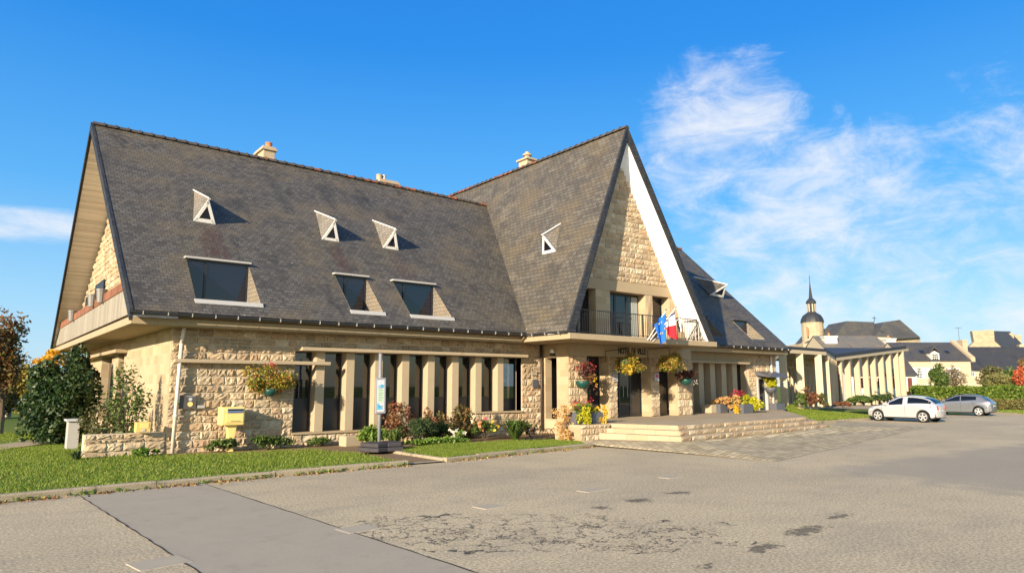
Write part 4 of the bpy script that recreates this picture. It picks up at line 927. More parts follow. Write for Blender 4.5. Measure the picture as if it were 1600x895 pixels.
shrub('rosemary_bush', (12.5, 21.1, .08), (12.5, 21.1, .55), (.66, .5, .50), 3400, .07, 'rosemary', 'dense dark green rosemary bush in the flower bed', k=20, ns=8, aspect=.3, up=.5, flat=1)
shrub('reddish_shrub', (13.1, 21.8, .08), (13.1, 21.8, .75), (.45, .4, .62), 480, .10, 'redshrub', 'thin red brown shrub with orange blooms behind the rosemary bush', k=12, ns=12, flowers=[('orangefl', 4, .09)])
shrub('rose_bush', (14.1, 21.5, .08), (14.1, 21.5, .70), (.85, .5, .72), 1500, .10, 'dryrose', 'tall straggly rose bush with dry orange foliage before the columns', k=20, ns=16)
shrub('dark_bush', (13.6, 21.6, .08), (13.6, 21.6, .40), (.75, .4, .34), 1400, .09, 'ivy', 'low dark bush between the rosemary and the straggly rose bush', k=14, ns=5, flat=1)
shrub('rose_bush', (15.2, 21.9, .08), (15.2, 21.9, .42), (.55, .4, .36), 620, .10, 'dryrose', 'low brown rose bush below the stone plinth', k=10, ns=9)
shrub('ground_cover_plant', (12.2, 20.15, .1), (12.6, 20.2, .2), (1.15, .4, .17), 1300, .09, 'green', 'bright low ground cover along the grass edge with pale blooms', 'plant', k=18, ns=4, flat=1, flowers=[('whitefl', 5, .07)])
shrub('rose_bush', (13.55, 20.5, .1), (13.55, 20.5, .32), (.35, .25, .30), 260, .09, 'green', 'small rose bush with white flowers beside the grass strip', k=8, ns=6, flowers=[('whitefl', 9, .11)])
tuft('agapanthus_clump', (15.9, 20.2, .1), 190, .80, .95, .026, 'midgreen', 'large clump of dark strap leaves at the right end of the flower bed')
shrub('flowering_plant', (14.9, 20.7, .1), (14.9, 20.7, .48), (.55, .35, .42), 900, .10, 'midgreen', 'leafy plant with peach and yellow blooms left of the strap leaf clump', 'plant', k=12, ns=6, flat=1, flowers=[('orangefl', 5, .12), ('gold', 6, .10), ('pinkfl', 3, .09)])
shrub('flowering_plant', (17.2, 20.9, .1), (17.2, 20.9, .35), (.3, .3, .3), 260, .09, 'midgreen', 'small plant with a pink bloom beside the bicycle rack', 'plant', k=8, ns=5, flowers=[('pinkfl', 4, .1)])
# climbing shadow plant on the first pier, ivy mass at the far corner of the building
g = G(92, 697, 0); q = AT(96, 620, 25)
shrub('ivy_bush', (q[0], q[1], -.05), (q[0], q[1], 1.25), (1.22, 1.2, 1.52), 12000, .14, 'ivy', 'huge dark green ivy covered bush at the left end of the building', k=46, ns=8, fill=.75, sr=.07)
q = AT(116, 590, 28); shrub('ivy_bush', (q[0], q[1], -.05), (q[0], q[1], 1.75), (.8, .9, 1.75), 6000, .16, 'ivy', 'dark green bush against the side wall, under the balcony', k=30, ns=6, fill=.7, sr=.06)
p = AT(83, 556, 34); shrub('yellow_shrub', (p[0], p[1], 0), (p[0], p[1], p[2]-.1), (.75, .7, .42), 700, .16, 'marigold', 'bright yellow leafed shrub top showing above the dark ivy', k=10, ns=4, sr=.04)
# ------------------------------------------------------------------ trees
def tree(name, base, H, cc, rad, n, leaf, mat, label, group=None, k=26, tr=.16, fill=.2, limbs=12):
    t_ = thing(name, base, label, 'tree', group); b = np.array(base, float); mb = MB(); top = np.array(cc, float)
    mb.tube([b-np.array((0, 0, .3)), b+(top-b)*.35+np.array((.1, 0, 0)), b+(top-b)*.75, top], [tr, tr*.75, tr*.5, tr*.2], 8)
    P, cen = blob_points(cc, rad, n, k, fill)
    for c_ in cen[:limbs]:
        s_ = b+(top-b)*random.uniform(.35, .8); mb.tube([s_, s_*.5+c_*.5+np.array((0, 0, .2)), c_], [tr*.4, tr*.25, tr*.08], 5)
    mb.build('trunk', M['bark'], t_); foliage('crown', P, leaf, M[mat], t_); return t_
bt = 'trees and bushes behind the left lawn'
def far_tree(px, py_top, py_bot, dist, wpx, mat, label, n=4000, leaf=.25, group=bt, fill=.25, k=26, base_z=0.0, name='tree'):
    a = AT(px, py_top, dist); b = AT(px, py_bot, dist); rz = (a[2]-b[2])/2; rx = wpx/FPX*dist*1.02/2
    return tree(name, (b[0], b[1], base_z), a[2], (a[0], a[1], b[2]+rz), (rx, rx, rz), n, leaf, mat, label, group, k=k, fill=fill)
far_tree(5, 482, 640, 42, 85, 'tree_red', 'tall autumn tree with red and orange leaves at the left edge', 7500, .22, fill=.1, k=50)
far_tree(55, 560, 640, 62, 85, 'tree_tan', 'bare looking tan tree behind the dark ivy bush', 5500, .24, fill=.1, k=40)
far_tree(40, 575, 650, 52, 60, 'tree_yel', 'yellow green bushy tree below the tan tree', 5000, .24)
far_tree(-6, 560, 675, 44, 60, 'olive', 'dense olive tree low at the left edge', 3200, .22)
far_tree(20, 625, 668, 58, 80, 'midgreen', 'low dark green bush behind the garden bench', 2200, .22, fill=.5)
for i in range(9):   # continuing belt beyond the frame edge, as the street does
    pass
# ------------------------------------------------------------------ low wall, boxes, furniture by the corner
lw = thing('low_stone_wall', (3, 22.6, 0), 'low rough stone wall at the left corner of the building', 'wall')
w1 = Wall((2.66, 22.45), (1, 0), (0, -1), seed=61, T=.4, row=.23); w1.rock(0, 2.02, -.1, .56, .06, .3, .6); w1.rock(0, 2.02, .56, .70, .05, .25, .55)
w1.build('stone_face', lw, None)
bx = thing('yellow_letter_box', (4.05, 22.2, .74), 'small pale yellow letter box on the end of the low stone wall', 'letter box')
mb = MB(); mb.box((3.86, 22.18, .74), (4.24, 22.44, 1.02)); mb.build('body', M['yellow_pale'], bx, bevel=.012)
mb = MB(); mb.box((3.97, 22.17, .85), (4.18, 22.182, .99)); lb_ = mb.build('label', M['yellow'], bx)
mb = MB(); mb.box((4.02, 22.165, .775), (4.10, 22.182, .83)); mb.build('sticker', M['sign_white'], bx)
q = AT(112, 690, 22.6); cb = thing('utility_cabinet', (q[0], q[1], 0), 'pale grey utility cabinet standing between the ivy and the low wall', 'cabinet')
mb = MB(); mb.box((q[0]-.16, q[1]-.25, 0), (q[0]+.16, q[1]+.25, .92)); mb.build('body', M['lead'], cb, bevel=.01); mb = MB(); mb.box((q[0]-.23, q[1]-.32, .92), (q[0]+.23, q[1]+.32, .99)); mb.build('lid', M['sign_white'], cb, bevel=.015)
# yellow mailbox on its pedestal
mx = thing('mailbox', (6.42, 22.1, 0), 'yellow mailbox on a short pedestal in front of the stone wall', 'mailbox')
mb = MB(); mb.prism([(6.08, 21.88, .86), (6.08, 21.86, 1.36), (6.08, 21.92, 1.41), (6.08, 22.34, 1.41), (6.08, 22.34, .86)], (.68, 0, 0)); mb.build('body', M['yellow'], mx, bevel=.04)
mb = MB(); mb.box((6.22, 21.84, 1.235), (6.70, 21.875, 1.36)); sl = mb.build('slot_panel', M['alu'], mx, bevel=.01)
mb = MB(); mb.box((6.24, 21.833, 1.30), (6.68, 21.842, 1.345)); mb.build('slot', M['iron'], sl)
mb = MB()
mb.box((6.25, 21.836, 1.25), (6.67, 21.841, 1.282)); mb.build('slot_label', M['blue'], sl)
mb = MB(); mb.box((6.20, 21.855, .95), (6.71, 21.868, 1.22)); mb.build('collection_door', M['yellow'], mx, bevel=.006)
mb = MB(); mb.box((6.34, 21.846, .985), (6.62, 21.856, .995)); mb.build('door_handle', M['iron'], mx)
mb = MB(); mb.prism([(6.28, 22.0, .86), (6.58, 22.0, .86), (6.53, 22.0, .60), (6.50, 22.0, 0), (6.34, 22.0, 0), (6.33, 22.0, .60)], (0, .2, 0)); mb.build('pedestal', M['yellow'], mx, bevel=.01)
# dark meter panel with stickers
mp = thing('wall_sign', (5.1, 22.36, 1.6), 'dark grey square panel with a yellow sticker beside the downpipe', 'sign')
mb = MB(); mb.box((5.0, 22.36, 1.36), (5.46, 22.45, 1.76)); mb.build('panel', plain('dark_panel', (.085, .075, .07), .6), mp, bevel=.006)
mb = MB(); mb.tube([(5.29, 22.358, 1.50), (5.29, 22.350, 1.50)], .075, 18); mb.build('yellow_sticker', M['yellow'], mp)
mb = MB(); mb.tube([(5.29, 22.358, 1.645), (5.29, 22.350, 1.645)], .052, 18); mb.build('white_sticker', M['sign_white'], mp)
mb = MB(); mb.box((5.18, 22.352, 1.725), (5.42, 22.36, 1.738)); mb.build('printed_line', M['sign_white'], mp)
sp_ = thing('small_plate', (5.6, 22.36, 1.4), 'small blank grey plate on the wall beside the dark panel', 'plate'); mb = MB(); mb.box((5.50, 22.36, 1.38), (5.70, 22.40, 1.46)); mb.build('plate', M['lead'], sp_)
def plaque(name, x, y, zc, wx, hz, mat, label, lines=3, pm='print', col2=None):
    t_ = thing(name, (x, y, zc), label, 'plaque'); mb = MB(); mb.box((x-wx/2, y-.02, zc-hz/2), (x+wx/2, y, zc+hz/2)); o = mb.build('plate', M[mat], t_, bevel=.004)
    mb = MB(); 
    for i in range(lines): zz = zc+hz*.32-hz*.64*i/max(1, lines-1); mb.box((x-wx*.36, y-.026, zz-.012), (x+wx*random.uniform(.15, .36), y-.021, zz+.012))
    mb.build('printed_lines', M[pm], t_)
    if col2: mb = MB(); mb.box((x-wx*.3, y-.03, zc-hz*.05), (x+wx*.3, y-.027, zc+hz*.3)); mb.build('printed_mark', M[col2], t_)
plaque('wall_plaque', 18.72, 22.42, 2.13, .30, .34, 'grey_box', 'dark grey plaque on the stone wall right of the last column')
plaque('wall_plaque', 18.66, 22.42, 2.55, .30, .20, 'pale', 'pale stone plaque above the dark grey plaque near the last column', 2)
plaque('wall_plaque', 21.83, 20.82, 2.42, .30, .42, 'lead', 'grey plaque on the entrance pier left of the main door')
plaque('wall_plaque', 24.52, 20.82, 2.42, .28, .34, 'sign_white', 'white notice with a coloured mark on the pier right of the main door', 2, 'print', 'pink_print') if M.setdefault('pink_print', plain('pink_print', (.55, .06, .22), .5)) else None
lp = thing('wall_lamp', (19.15, 21.8, 3.42), 'small white and black floodlight above the side doorway', 'lamp'); mb = MB(); mb.lathe((19.08, 21.75, 3.36), [(.03, 0), (.10, .04), (.10, .14), (.04, .18)], 10); mb.build('head', M['white_paint'], lp); mb = MB(); mb.box((19.0, 21.68, 3.28), (19.2, 21.82, 3.355)); mb.build('sensor', M['iron'], lp)
# bus stop
bs = thing('bus_stop', (10.15, 19.5, 0), 'leaning bus stop pole with a white timetable panel on a dark rubber base', 'bus stop')
pb_ = np.array((10.12, 19.6, .12)); pt_ = PY(594.5, 552, 19.62)
mb = MB(); mb.tube([pb_-np.array((0, 0, .1)), pt_], .052, 12); mb.build('pole', M['alu'], bs, smooth=True)
ax_ = (pt_-pb_)/np.linalg.norm(pt_-pb_); fr_ = np.array((-.20, -.98, 0)); fr_ -= ax_*(fr_@ax_); fr_ /= np.linalg.norm(fr_); sx_ = np.cross(fr_, ax_); sx_ = -sx_ if sx_[0] < 0 else sx_
pc_ = pb_+ax_*((PY(592, 618, 19.6)[2]-pb_[2])/ax_[2]); hw, hh = .165, .545
def panel_box(mbx, u0, u1, v0, v1, d0, d1):
    if abs(v0) < hh and abs(v1) < hh and v1-v0 < .7: v0, v1, u0, u1 = v0*.68, v1*.68, u0*.85, u1*.85
    mbx.prism([pc_+sx_*u+ax_*v+fr_*d0 for u, v in ((u0, v0), (u1, v0), (u1, v1), (u0, v1))], fr_*(d1-d0))
mb = MB(); panel_box(mb, -hw, hw, -hh, hh, .055, .10); pn_ = mb.build('panel', M['alu'], bs, bevel=.02)
mb = MB(); panel_box(mb, -hw+.05, hw-.05, -hh+.06, hh-.06, .10, .104); mb.build('sheet', M['sign_white'], pn_)
mb = MB(); panel_box(mb, -.10, .10, -.28, .30, .104, .107); mb.build('timetable', M['sign_green'], pn_)
mb = MB(); panel_box(mb, -.02, .12, .36, .50, .104, .107); panel_box(mb, -.10, -.05, .43, .47, .104, .108); mb.build('logo', M['sign_blue'], pn_)
mb = MB(); mb.prism([pc_+sx_*u+ax_*v+fr_*.104 for u, v in ((-.11, -.42), (.08, -.41), (-.08, -.22), (-.11, -.24))], fr_*.004); mb.build('coloured_corner', M['sign_blue'], pn_)
mb = MB()
for v, u0, u1 in ((.47, -.02, .09), (.40, -.09, .08), (.33, -.10, .08), (.24, -.08, .06), (.12, -.08, .07), (.02, -.08, .05), (-.08, -.08, .07), (-.18, -.08, .04), (-.46, -.10, .09), (-.52, -.06, .08)): panel_box(mb, u0, u1, v-.008, v+.008, .1085, .1095)
mb.build('printed_lines', M['print'], pn_)
for dx, rot in ((-.28, .25), (.26, -.15)):
    mb = MB(); u = np.array((math.cos(rot), math.sin(rot), 0)); v_ = np.array((-u[1], u[0], 0)); c_ = np.array((10.12+dx, 19.35, .1))
    for zz, hx, hy in ((.0, .36, .46), (.13, .30, .40)):
        q = [c_+u*a*hx+v_*b*hy+np.array((0, 0, zz)) for a, b in ((-.7, -1), (.7, -1), (1, -.6), (1, .6), (.7, 1), (-.7, 1), (-1, .6), (-1, -.6))]; mb.prism(q, (0, 0, .12))
    mb.build('rubber_base', M['rubber'], bs, bevel=.02)
# loose pale stone block by the path, concrete covers set in the road
sb = tag(MB().build('x', M['pale']), None) if False else None
mb = MB(); mb.obox((10.25, 21.7), (.98, .1), (-.1, .98), .42, .22, .05, .42); o = mb.build('stone_block', M['pale'], bevel=.04); tag(o, 'pale rounded stone block at the end of the path by the wall', 'stone block')
for px, py, hx, hy, rot, lab in ((560, 826, .27, .21, .1, 'concrete cover in the road on the right edge of the smooth strip'), (250, 879, .30, .24, .15, 'concrete cover in the road nearest the left corner'), (765, 791, .24, .18, .1, 'pale concrete cover in the middle of the road above the cracks'), (928, 765, .36, .16, .1, 'long flat concrete cover in the road before the entrance'), (1047, 745, .26, .16, .1, 'farthest concrete cover in the road, near the paved forecourt')):
    g = G(px, py); mb = MB(); mb.obox((g[0], g[1]), (math.cos(rot), math.sin(rot)), (-math.sin(rot), math.cos(rot)), hx, hy, -.02, .009); o = mb.build('concrete_cover', M['cover'] if 'cover' in M else M.setdefault('cover', concrete_mat('cover_concrete', (.44, .37, .27), .5)), bevel=.012); tag(o, lab, 'cover', 'covers set in the road')
# bicycle rack beside the planter
br_ = thing('bicycle_rack', (16.5, 19.6, .1), 'low dark metal bicycle rack between the flower bed and the planter', 'bicycle rack'); mb = MB()
for i in range(6):
    x = 15.9+i*.26; mb.tube([(x+.2*math.cos(g), 19.5+.06*math.sin(g), .30+.19*math.sin(g)) for g in np.linspace(0, 2*math.pi, 13)], .014, 5, cap=False)
mb.build('ring', M['iron'], br_); mb = MB(); mb.tube([(15.7, 19.5, .11), (17.3, 19.5, .11)], .02, 6); mb.tube([(15.7, 19.7, .11), (17.3, 19.7, .11)], .02, 6); mb.tube([(17.25, 19.5, .11), (17.25, 19.7, .11)], .02, 6); mb.tube([(15.75, 19.5, .11), (15.75, 19.7, .11)], .02, 6); mb.build('rail', M['iron'], br_)
# ------------------------------------------------------------------ flower baskets and planters
def basket(c, rad, n, mat, label, pot=None, pr=.2, flowers=(), leaf=.10, bracket=None, potc=None):
    t_ = thing('flower_basket', c, label, 'flower basket', 'flower baskets on the walls'); rad = np.array(rad)*1.18; P, cen = blob_points(c, rad, int(n*2.6), 30, .15); leaf *= .72; foliage('foliage', P, leaf, M[mat], t_)
    if pot is not None:
        pc = potc or (c[0], c[1], c[2]-rad[2]*.9); mb = MB(); mb.lathe((pc[0], pc[1], pc[2]), [(pr*.35, -pr*.95), (pr*.75, -pr*.7), (pr*.97, -pr*.25), (pr, .02), (pr*.9, .02)], 14); mb.build('pot', M[pot], t_, smooth=True)
    for m, off, r_, k, sz in flowers:
        q = np.array(c)+np.array(off)+rng.normal(size=(int(k*1.2), 3))*np.array(r_)*.62; F = np.repeat(q, 6, 0)+rng.normal(size=(len(q)*6, 3))*sz*.32; foliage('flower', F, sz*.62, M[m], t_, .8)
    if bracket: mb = MB(); mb.tube(bracket, .016, 6); mb.build('bracket', M['iron'], t_)
    return t_
basket((7.58, 22.0, 2.26), (.80, .40, .46), 1700, 'basket', 'autumn flower basket on the stone wall beside the yellow mailbox', 'teal', .22, [('redfl', (-.05, 0, .42), (.2, .1, .12), 7, .07)], potc=(7.55, 22.05, 1.92))
p1 = PY(913, 582, 20.35); basket((p1[0]+.05, 20.35, p1[2]+.05), (.42, .32, .34), 460, 'basket_dark', 'green bowl of red and orange flowers hung on the first entrance pier', 'teal', .30, [('redfl', (.1, 0, .2), (.4, .2, .22), 26, .10), ('orangefl', (.3, 0, -.25), (.25, .15, .3), 14, .09), ('gold', (.28, -.05, -.35), (.2, .15, .25), 12, .08)], potc=(p1[0]-.1, 20.35, p1[2]-.35))
p2 = PY(985, 568, 19.9); basket((p2[0], 19.9, p2[2]), (.62, .5, .42), 1500, 'basket', 'large hanging basket of yellow green leaves left of the main door', 'teal', .26, [('gold', (-.35, -.2, -.3), (.2, .2, .2), 16, .10)], bracket=[(p2[0]-.5, 20.85, p2[2]+.1), (p2[0]-.5, 20.85, p2[2]+.55), (p2[0]-.2, 19.9, p2[2]+.6), (p2[0], 19.9, p2[2]+.1)], potc=(p2[0]-.3, 19.95, p2[2]+.15))
p3 = PY(1048, 566, 19.9); basket((p3[0], 19.9, p3[2]), (.60, .5, .46), 1500, 'basket', 'large hanging basket of green and red leaves right of the main door', 'teal', .22, [('redfl', (-.3, -.1, .1), (.15, .1, .15), 8, .09), ('gold', (.4, -.1, .1), (.2, .1, .3), 9, .08)], bracket=[(p3[0]-.4, 20.85, p3[2]+.1), (p3[0]-.4, 20.85, p3[2]+.6), (p3[0]-.1, 19.9, p3[2]+.65), (p3[0], 19.9, p3[2]+.1)], potc=(p3[0]-.1, 19.95, p3[2]+.1))
p4 = PY(1071, 585, 20.3); basket((p4[0], 20.3, p4[2]), (.55, .32, .30), 700, 'basket_dark', 'dark leaved flower bowl hung on the last entrance pier', 'teal', .28, [('pinkfl', (.5, -.1, .1), (.12, .1, .12), 6, .09), ('whitefl', (.5, -.1, -.35), (.12, .1, .15), 6, .08)], potc=(p4[0]+.02, 20.3, p4[2]-.22))
p5 = PY(1204, 596, 22.1); basket((p5[0], 22.1, p5[2]), (.48, .35, .34), 800, 'lime', 'yellow and orange flower basket under the awning of the right wing', 'grey_box', .32, [('peach', (.2, 0, .15), (.3, .2, .2), 14, .12), ('redfl', (.1, 0, .3), (.3, .2, .15), 4, .09)], potc=(p5[0]-.05, 22.1, p5[2]-.35))
def trough(name, c, sz, label, leaves, group=None, mat='grey_box'):
    t_ = thing(name, c, label, 'planter', group); mb = MB(); x, y, z_ = c; a, b, h = sz; mb.prism([(x-a, y-b, z_), (x+a, y-b, z_), (x+a, y+b, z_), (x-a, y+b, z_)], (0, 0, h)); mb.build('box', M[mat], t_, bevel=.012)
    for m, off, r_, n, lf, part in leaves:
        P, cen = blob_points(np.array(c)+np.array(off), r_, int(n*1.7), 14, .15); foliage(part, P, lf*.75, M[m], t_, .7)
    return t_
# stone plinth and the big planter on it
pbx = thing('stone_plinth', (17.8, 18.6, 0), 'block of rough and smooth stone that carries the left planter beside the steps', 'plinth')
wp = Wall((17.1, 18.0), (1, 0), (0, -1), seed=71, T=1.35, row=.2); wp.slab(0, 1.45, .0, .675, 2, -.004); wp.rock(0, 1.45, .08, .675, .05, .16, .28, back=False); wp.build('block', pbx)
gp = 'planters of the entrance terrace'
trough('planter', (17.55, 18.55, .68), (.40, .24, .40), 'grey planter on the stone plinth with red geraniums and trailing lime leaves', [('redfl', (.28, 0, .68), (.66, .34, .36), 150, .08, 'flower'), ('lime', (-.02, -.34, .16), (.36, .2, .52), 700, .085, 'foliage'), ('peach', (-.60, .1, .30), (.65, .4, .50), 620, .09, 'trailing_foliage'), ('peach', (-.80, -.1, -.22), (.38, .38, .6), 380, .085, 'trailing_foliage'), ('green', (.1, 0, .55), (.6, .28, .28), 420, .1, 'foliage')], gp)
trough('planter', (18.30, 18.55, .68), (.32, .24, .40), 'smaller grey planter on the stone plinth with golden yellow flowers', [('gold', (.28, -.12, .20), (.32, .30, .48), 430, .10, 'flower'), ('green', (0, 0, .45), (.35, .2, .16), 240, .09, 'foliage'), ('gold', (-.15, 0, .5), (.3, .2, .16), 90, .08, 'flower')], gp)
q = G(1158, 645, TZ); trough('planter', (q[0], q[1], TZ), (.42, .42, .45), 'square grey planter with spilling yellow leaves on the right of the terrace', [('lime', (.55, .0, .42), (1.0, .6, .55), 1500, .12, 'foliage'), ('peach', (-.5, .1, .55), (.7, .4, .35), 500, .12, 'foliage'), ('redfl', (.0, .3, .95), (.9, .35, .25), 110, .10, 'flower'), ('gold', (-.55, -.2, .25), (.25, .2, .4), 200, .11, 'flower'), ('midgreen', (0, .2, .6), (.8, .4, .3), 400, .13, 'foliage')], gp)
q2 = G(1133, 645, TZ); trough('planter', (q2[0]-.1, q2[1]+.3, TZ), (.32, .32, .45), 'small grey planter between the stone block and the square planter', [('peach', (0, 0, .6), (.5, .3, .25), 300, .11, 'foliage')], gp)
q3 = G(1117, 645, TZ); mb = MB(); mb.obox((q3[0], q3[1]+.2), (1, 0), (0, 1), .42, .30, TZ, TZ+.43); o = mb.build('stone_block', M['pale'], bevel=.03); tag(o, 'smooth cream stone block on the terrace left of the grey planters', 'stone block')
q4 = G(1206, 645, TZ); mb = MB(); mb.box((36.02, 22.0, .62), (36.95, 22.4, 1.05)); o = mb.build('meter_box', M['grey_box'], bevel=.02); tag(o, 'dark low metal box against the wall under the right flower basket', 'box')
for px, lab in ((157, 'left of the two metal pots hooked on the balcony board'), (113, 'small grey pot hooked on the far part of the balcony board'), (145.5, 'right of')):
    pass
for px, py, lab in ((144.5, 470, 'tin flower pot hooked on the balcony board, the farther of the pair'), (158.5, 463, 'tin flower pot hooked on the balcony board, the nearer of the pair'), (113, 494, 'grey tin pot hooked alone on the far part of the balcony board')):
    p = PX(px, py, 3.44); t_ = thing('flower_pot', p, lab, 'flower pot', 'tin pots on the balcony board'); mb = MB(); mb.lathe(p, [(.13, -.22), (.17, .2), (.19, .2), (.19, .25), (.15, .25)], 12); mb.build('pot', M['tin'], t_); mb = MB(); mb.box((p[0]-.01, p[1]-.02, p[2]+.1), (3.5, p[1]+.02, p[2]+.14)); mb.build('hook', M['iron'], t_)
# ------------------------------------------------------------------ flags
def pole_at(a, b, ya, yb, r=.022):
    A_ = PY(*a, ya); B_ = PY(*b, yb); return A_, B_
def cloth(name, parent, edge0, edge1, nu, nv, ripple, mats, split=None, ph=0):
    # edge0/edge1: left and right edges as top->bottom polylines
    def lerp(pts, f):
        pts = [np.array(p, float) for p in pts]; k = f*(len(pts)-1); i = min(int(k), len(pts)-2); return pts[i]*(1-(k-i))+pts[i+1]*(k-i)
    mb = MB(); V = []
    for j in range(nv+1):
        for i in range(nu+1):
            f = i/nu; p = lerp(edge0, j/nv)*(1-f)+lerp(edge1, j/nv)*f; d = math.sin(f*9+ph+j*.25)*ripple*(.4+.6*j/nv); V.append(p+np.array((.25, -1, 0))*d)
    for part, keep in split or [((mats), lambda f, g: True)]: pass
    return V
def flag(label, a, b, ya, yb, quad, mats, bands, ripple=.05, group='flags over the entrance', stars=False, pole='white_paint'):
    A_, B_ = pole_at(a, b, ya, yb); t_ = thing('flag', A_, label, 'flag', group); mb = MB(); mb.tube([A_, B_], .017, 8); mb.build('pole', M[pole], t_)
    mb = MB(); d = (B_-A_)/np.linalg.norm(B_-A_); mb.tube([B_, B_+d*.08], [.03, .01], 8); mb.build('pole_tip', M['iron'], t_)
    P = [PY(x, y, yy) for x, y, yy in quad]      # top-left, top-right, bottom-right, bottom-left
    nu, nv = 14, 16
    def pt(f, g): p = (P[0]*(1-f)+P[1]*f)*(1-g)+(P[3]*(1-f)+P[2]*f)*g; k = math.sin(f*8.5+g*1.8)*ripple; return p+np.array((.2, -1, 0))*k
    for (m, inside, nm) in bands:
        mb = MB()
        for i in range(nu):
            for j in range(nv):
                f, g = (i+.5)/nu, (j+.5)/nv
                if inside(f, g): mb.face([pt(i/nu, j/nv), pt((i+1)/nu, j/nv), pt((i+1)/nu, (j+1)/nv), pt(i/nu, (j+1)/nv)])
        if mb.f: cl_o = mb.build(nm, mats[m], t_, smooth=True)
    if stars:
        mb = MB()
        for f, g in ((.35, .14), (.62, .2), (.75, .34), (.72, .5), (.55, .62), (.38, .58)):
            c_ = pt(f, g)+np.array((.0, -.03, 0)); R0 = .055; ux = P[1]-P[0]; ux /= np.linalg.norm(ux)
            mb.face([c_+(ux*math.cos(q)+np.array((0, 0, 1.0))*math.sin(q))*(R0 if k % 2 == 0 else R0*.42) for k, q in enumerate([math.pi/2+k*math.pi/5 for k in range(10)])])
        mb.build('star', M['gold_print'], cl_o)
    return t_
M['gold_print'] = plain('yellow_star', (.80, .60, .05), .6, var=.03); M['eu'] = plain('blue_flag_cloth', (.012, .14, .62), .7, var=.08); M['fr_w'] = plain('white_flag_cloth', (.80, .78, .76), .7, var=.04); M['fr_r'] = plain('red_flag_cloth', (.62, .015, .03), .7, var=.08); M['fr_b'] = plain('navy_flag_cloth', (.02, .03, .16), .7, var=.08); M['blk'] = plain('black_flag_cloth', (.03, .03, .03), .7)
flag('blue flag with a ring of yellow stars hanging over the entrance', (1012, 531), (1040, 485), 18.88, 18.2, [(1022, 507, 18.4), (1039, 489, 18.3), (1042, 529, 18.35), (1031, 541, 18.45)], {'b': M['eu']}, [('b', lambda f, g: True, 'cloth')], stars=True)
flag('tricolour flag with a wide white and red fold over the entrance', (1016, 531), (1055.5, 481), 18.88, 18.0, [(1038, 503, 18.3), (1053, 487, 18.15), (1060, 533, 18.25), (1041, 522, 18.4)], {'w': M['fr_w'], 'r': M['fr_r'], 'b': M['fr_b']}, [('b', lambda f, g: g < .08, 'blue_band'), ('w', lambda f, g: .08 <= g < .46, 'white_band'), ('r', lambda f, g: g >= .46, 'red_band')])
flag('black and white flag hanging behind the tricolour flag', (1020, 533), (1062, 497), 18.88, 18.9, [(1056, 498, 18.95), (1063, 497, 18.9), (1066, 519, 18.95), (1060, 519, 19.0)], {'w': M['fr_w'], 'k': M['blk']}, [('k', lambda f, g: f < .55, 'black_band'), ('w', lambda f, g: f >= .55, 'white_band')], .02)
# ------------------------------------------------------------------ cars
def paint(name, c, metal=.35, rough=.28):
    t = NT(name); t.done(c, rough, None, .5, metal); t.set(t.b, 'Coat Weight', .6); t.set(t.b, 'Coat Roughness', .06); return t.m
M['silver'] = paint('silver_car_paint', (.60, .59, .575), .4, .22); M['whitep'] = paint('white_car_roof', (.78, .77, .75), .1); M['greyp'] = paint('grey_car_paint', (.24, .25, .27), .55, .22); M['darkp'] = paint('dark_car_roof', (.035, .04, .05), .2)
M['tyre'] = plain('tyre_rubber', (.018, .018, .018), .8, .2); M['rim'] = plain('alloy_rim', (.62, .62, .62), .3, .5, .5, var=.03); M['carglass'] = glass_mat('car_glass', (.006, .007, .008), .05)
M['tail'] = plain('tail_light_red', (.45, .012, .015), .25, .5, var=.05); M['lamp'] = plain('headlight_lens', (.55, .57, .6), .15, .6, var=.05); M['trim'] = plain('black_trim', (.02, .02, .022), .5, .3)
def lin(pts): xs_, ys_ = zip(*pts); return lambda x: float(np.interp(x, xs_, ys_))
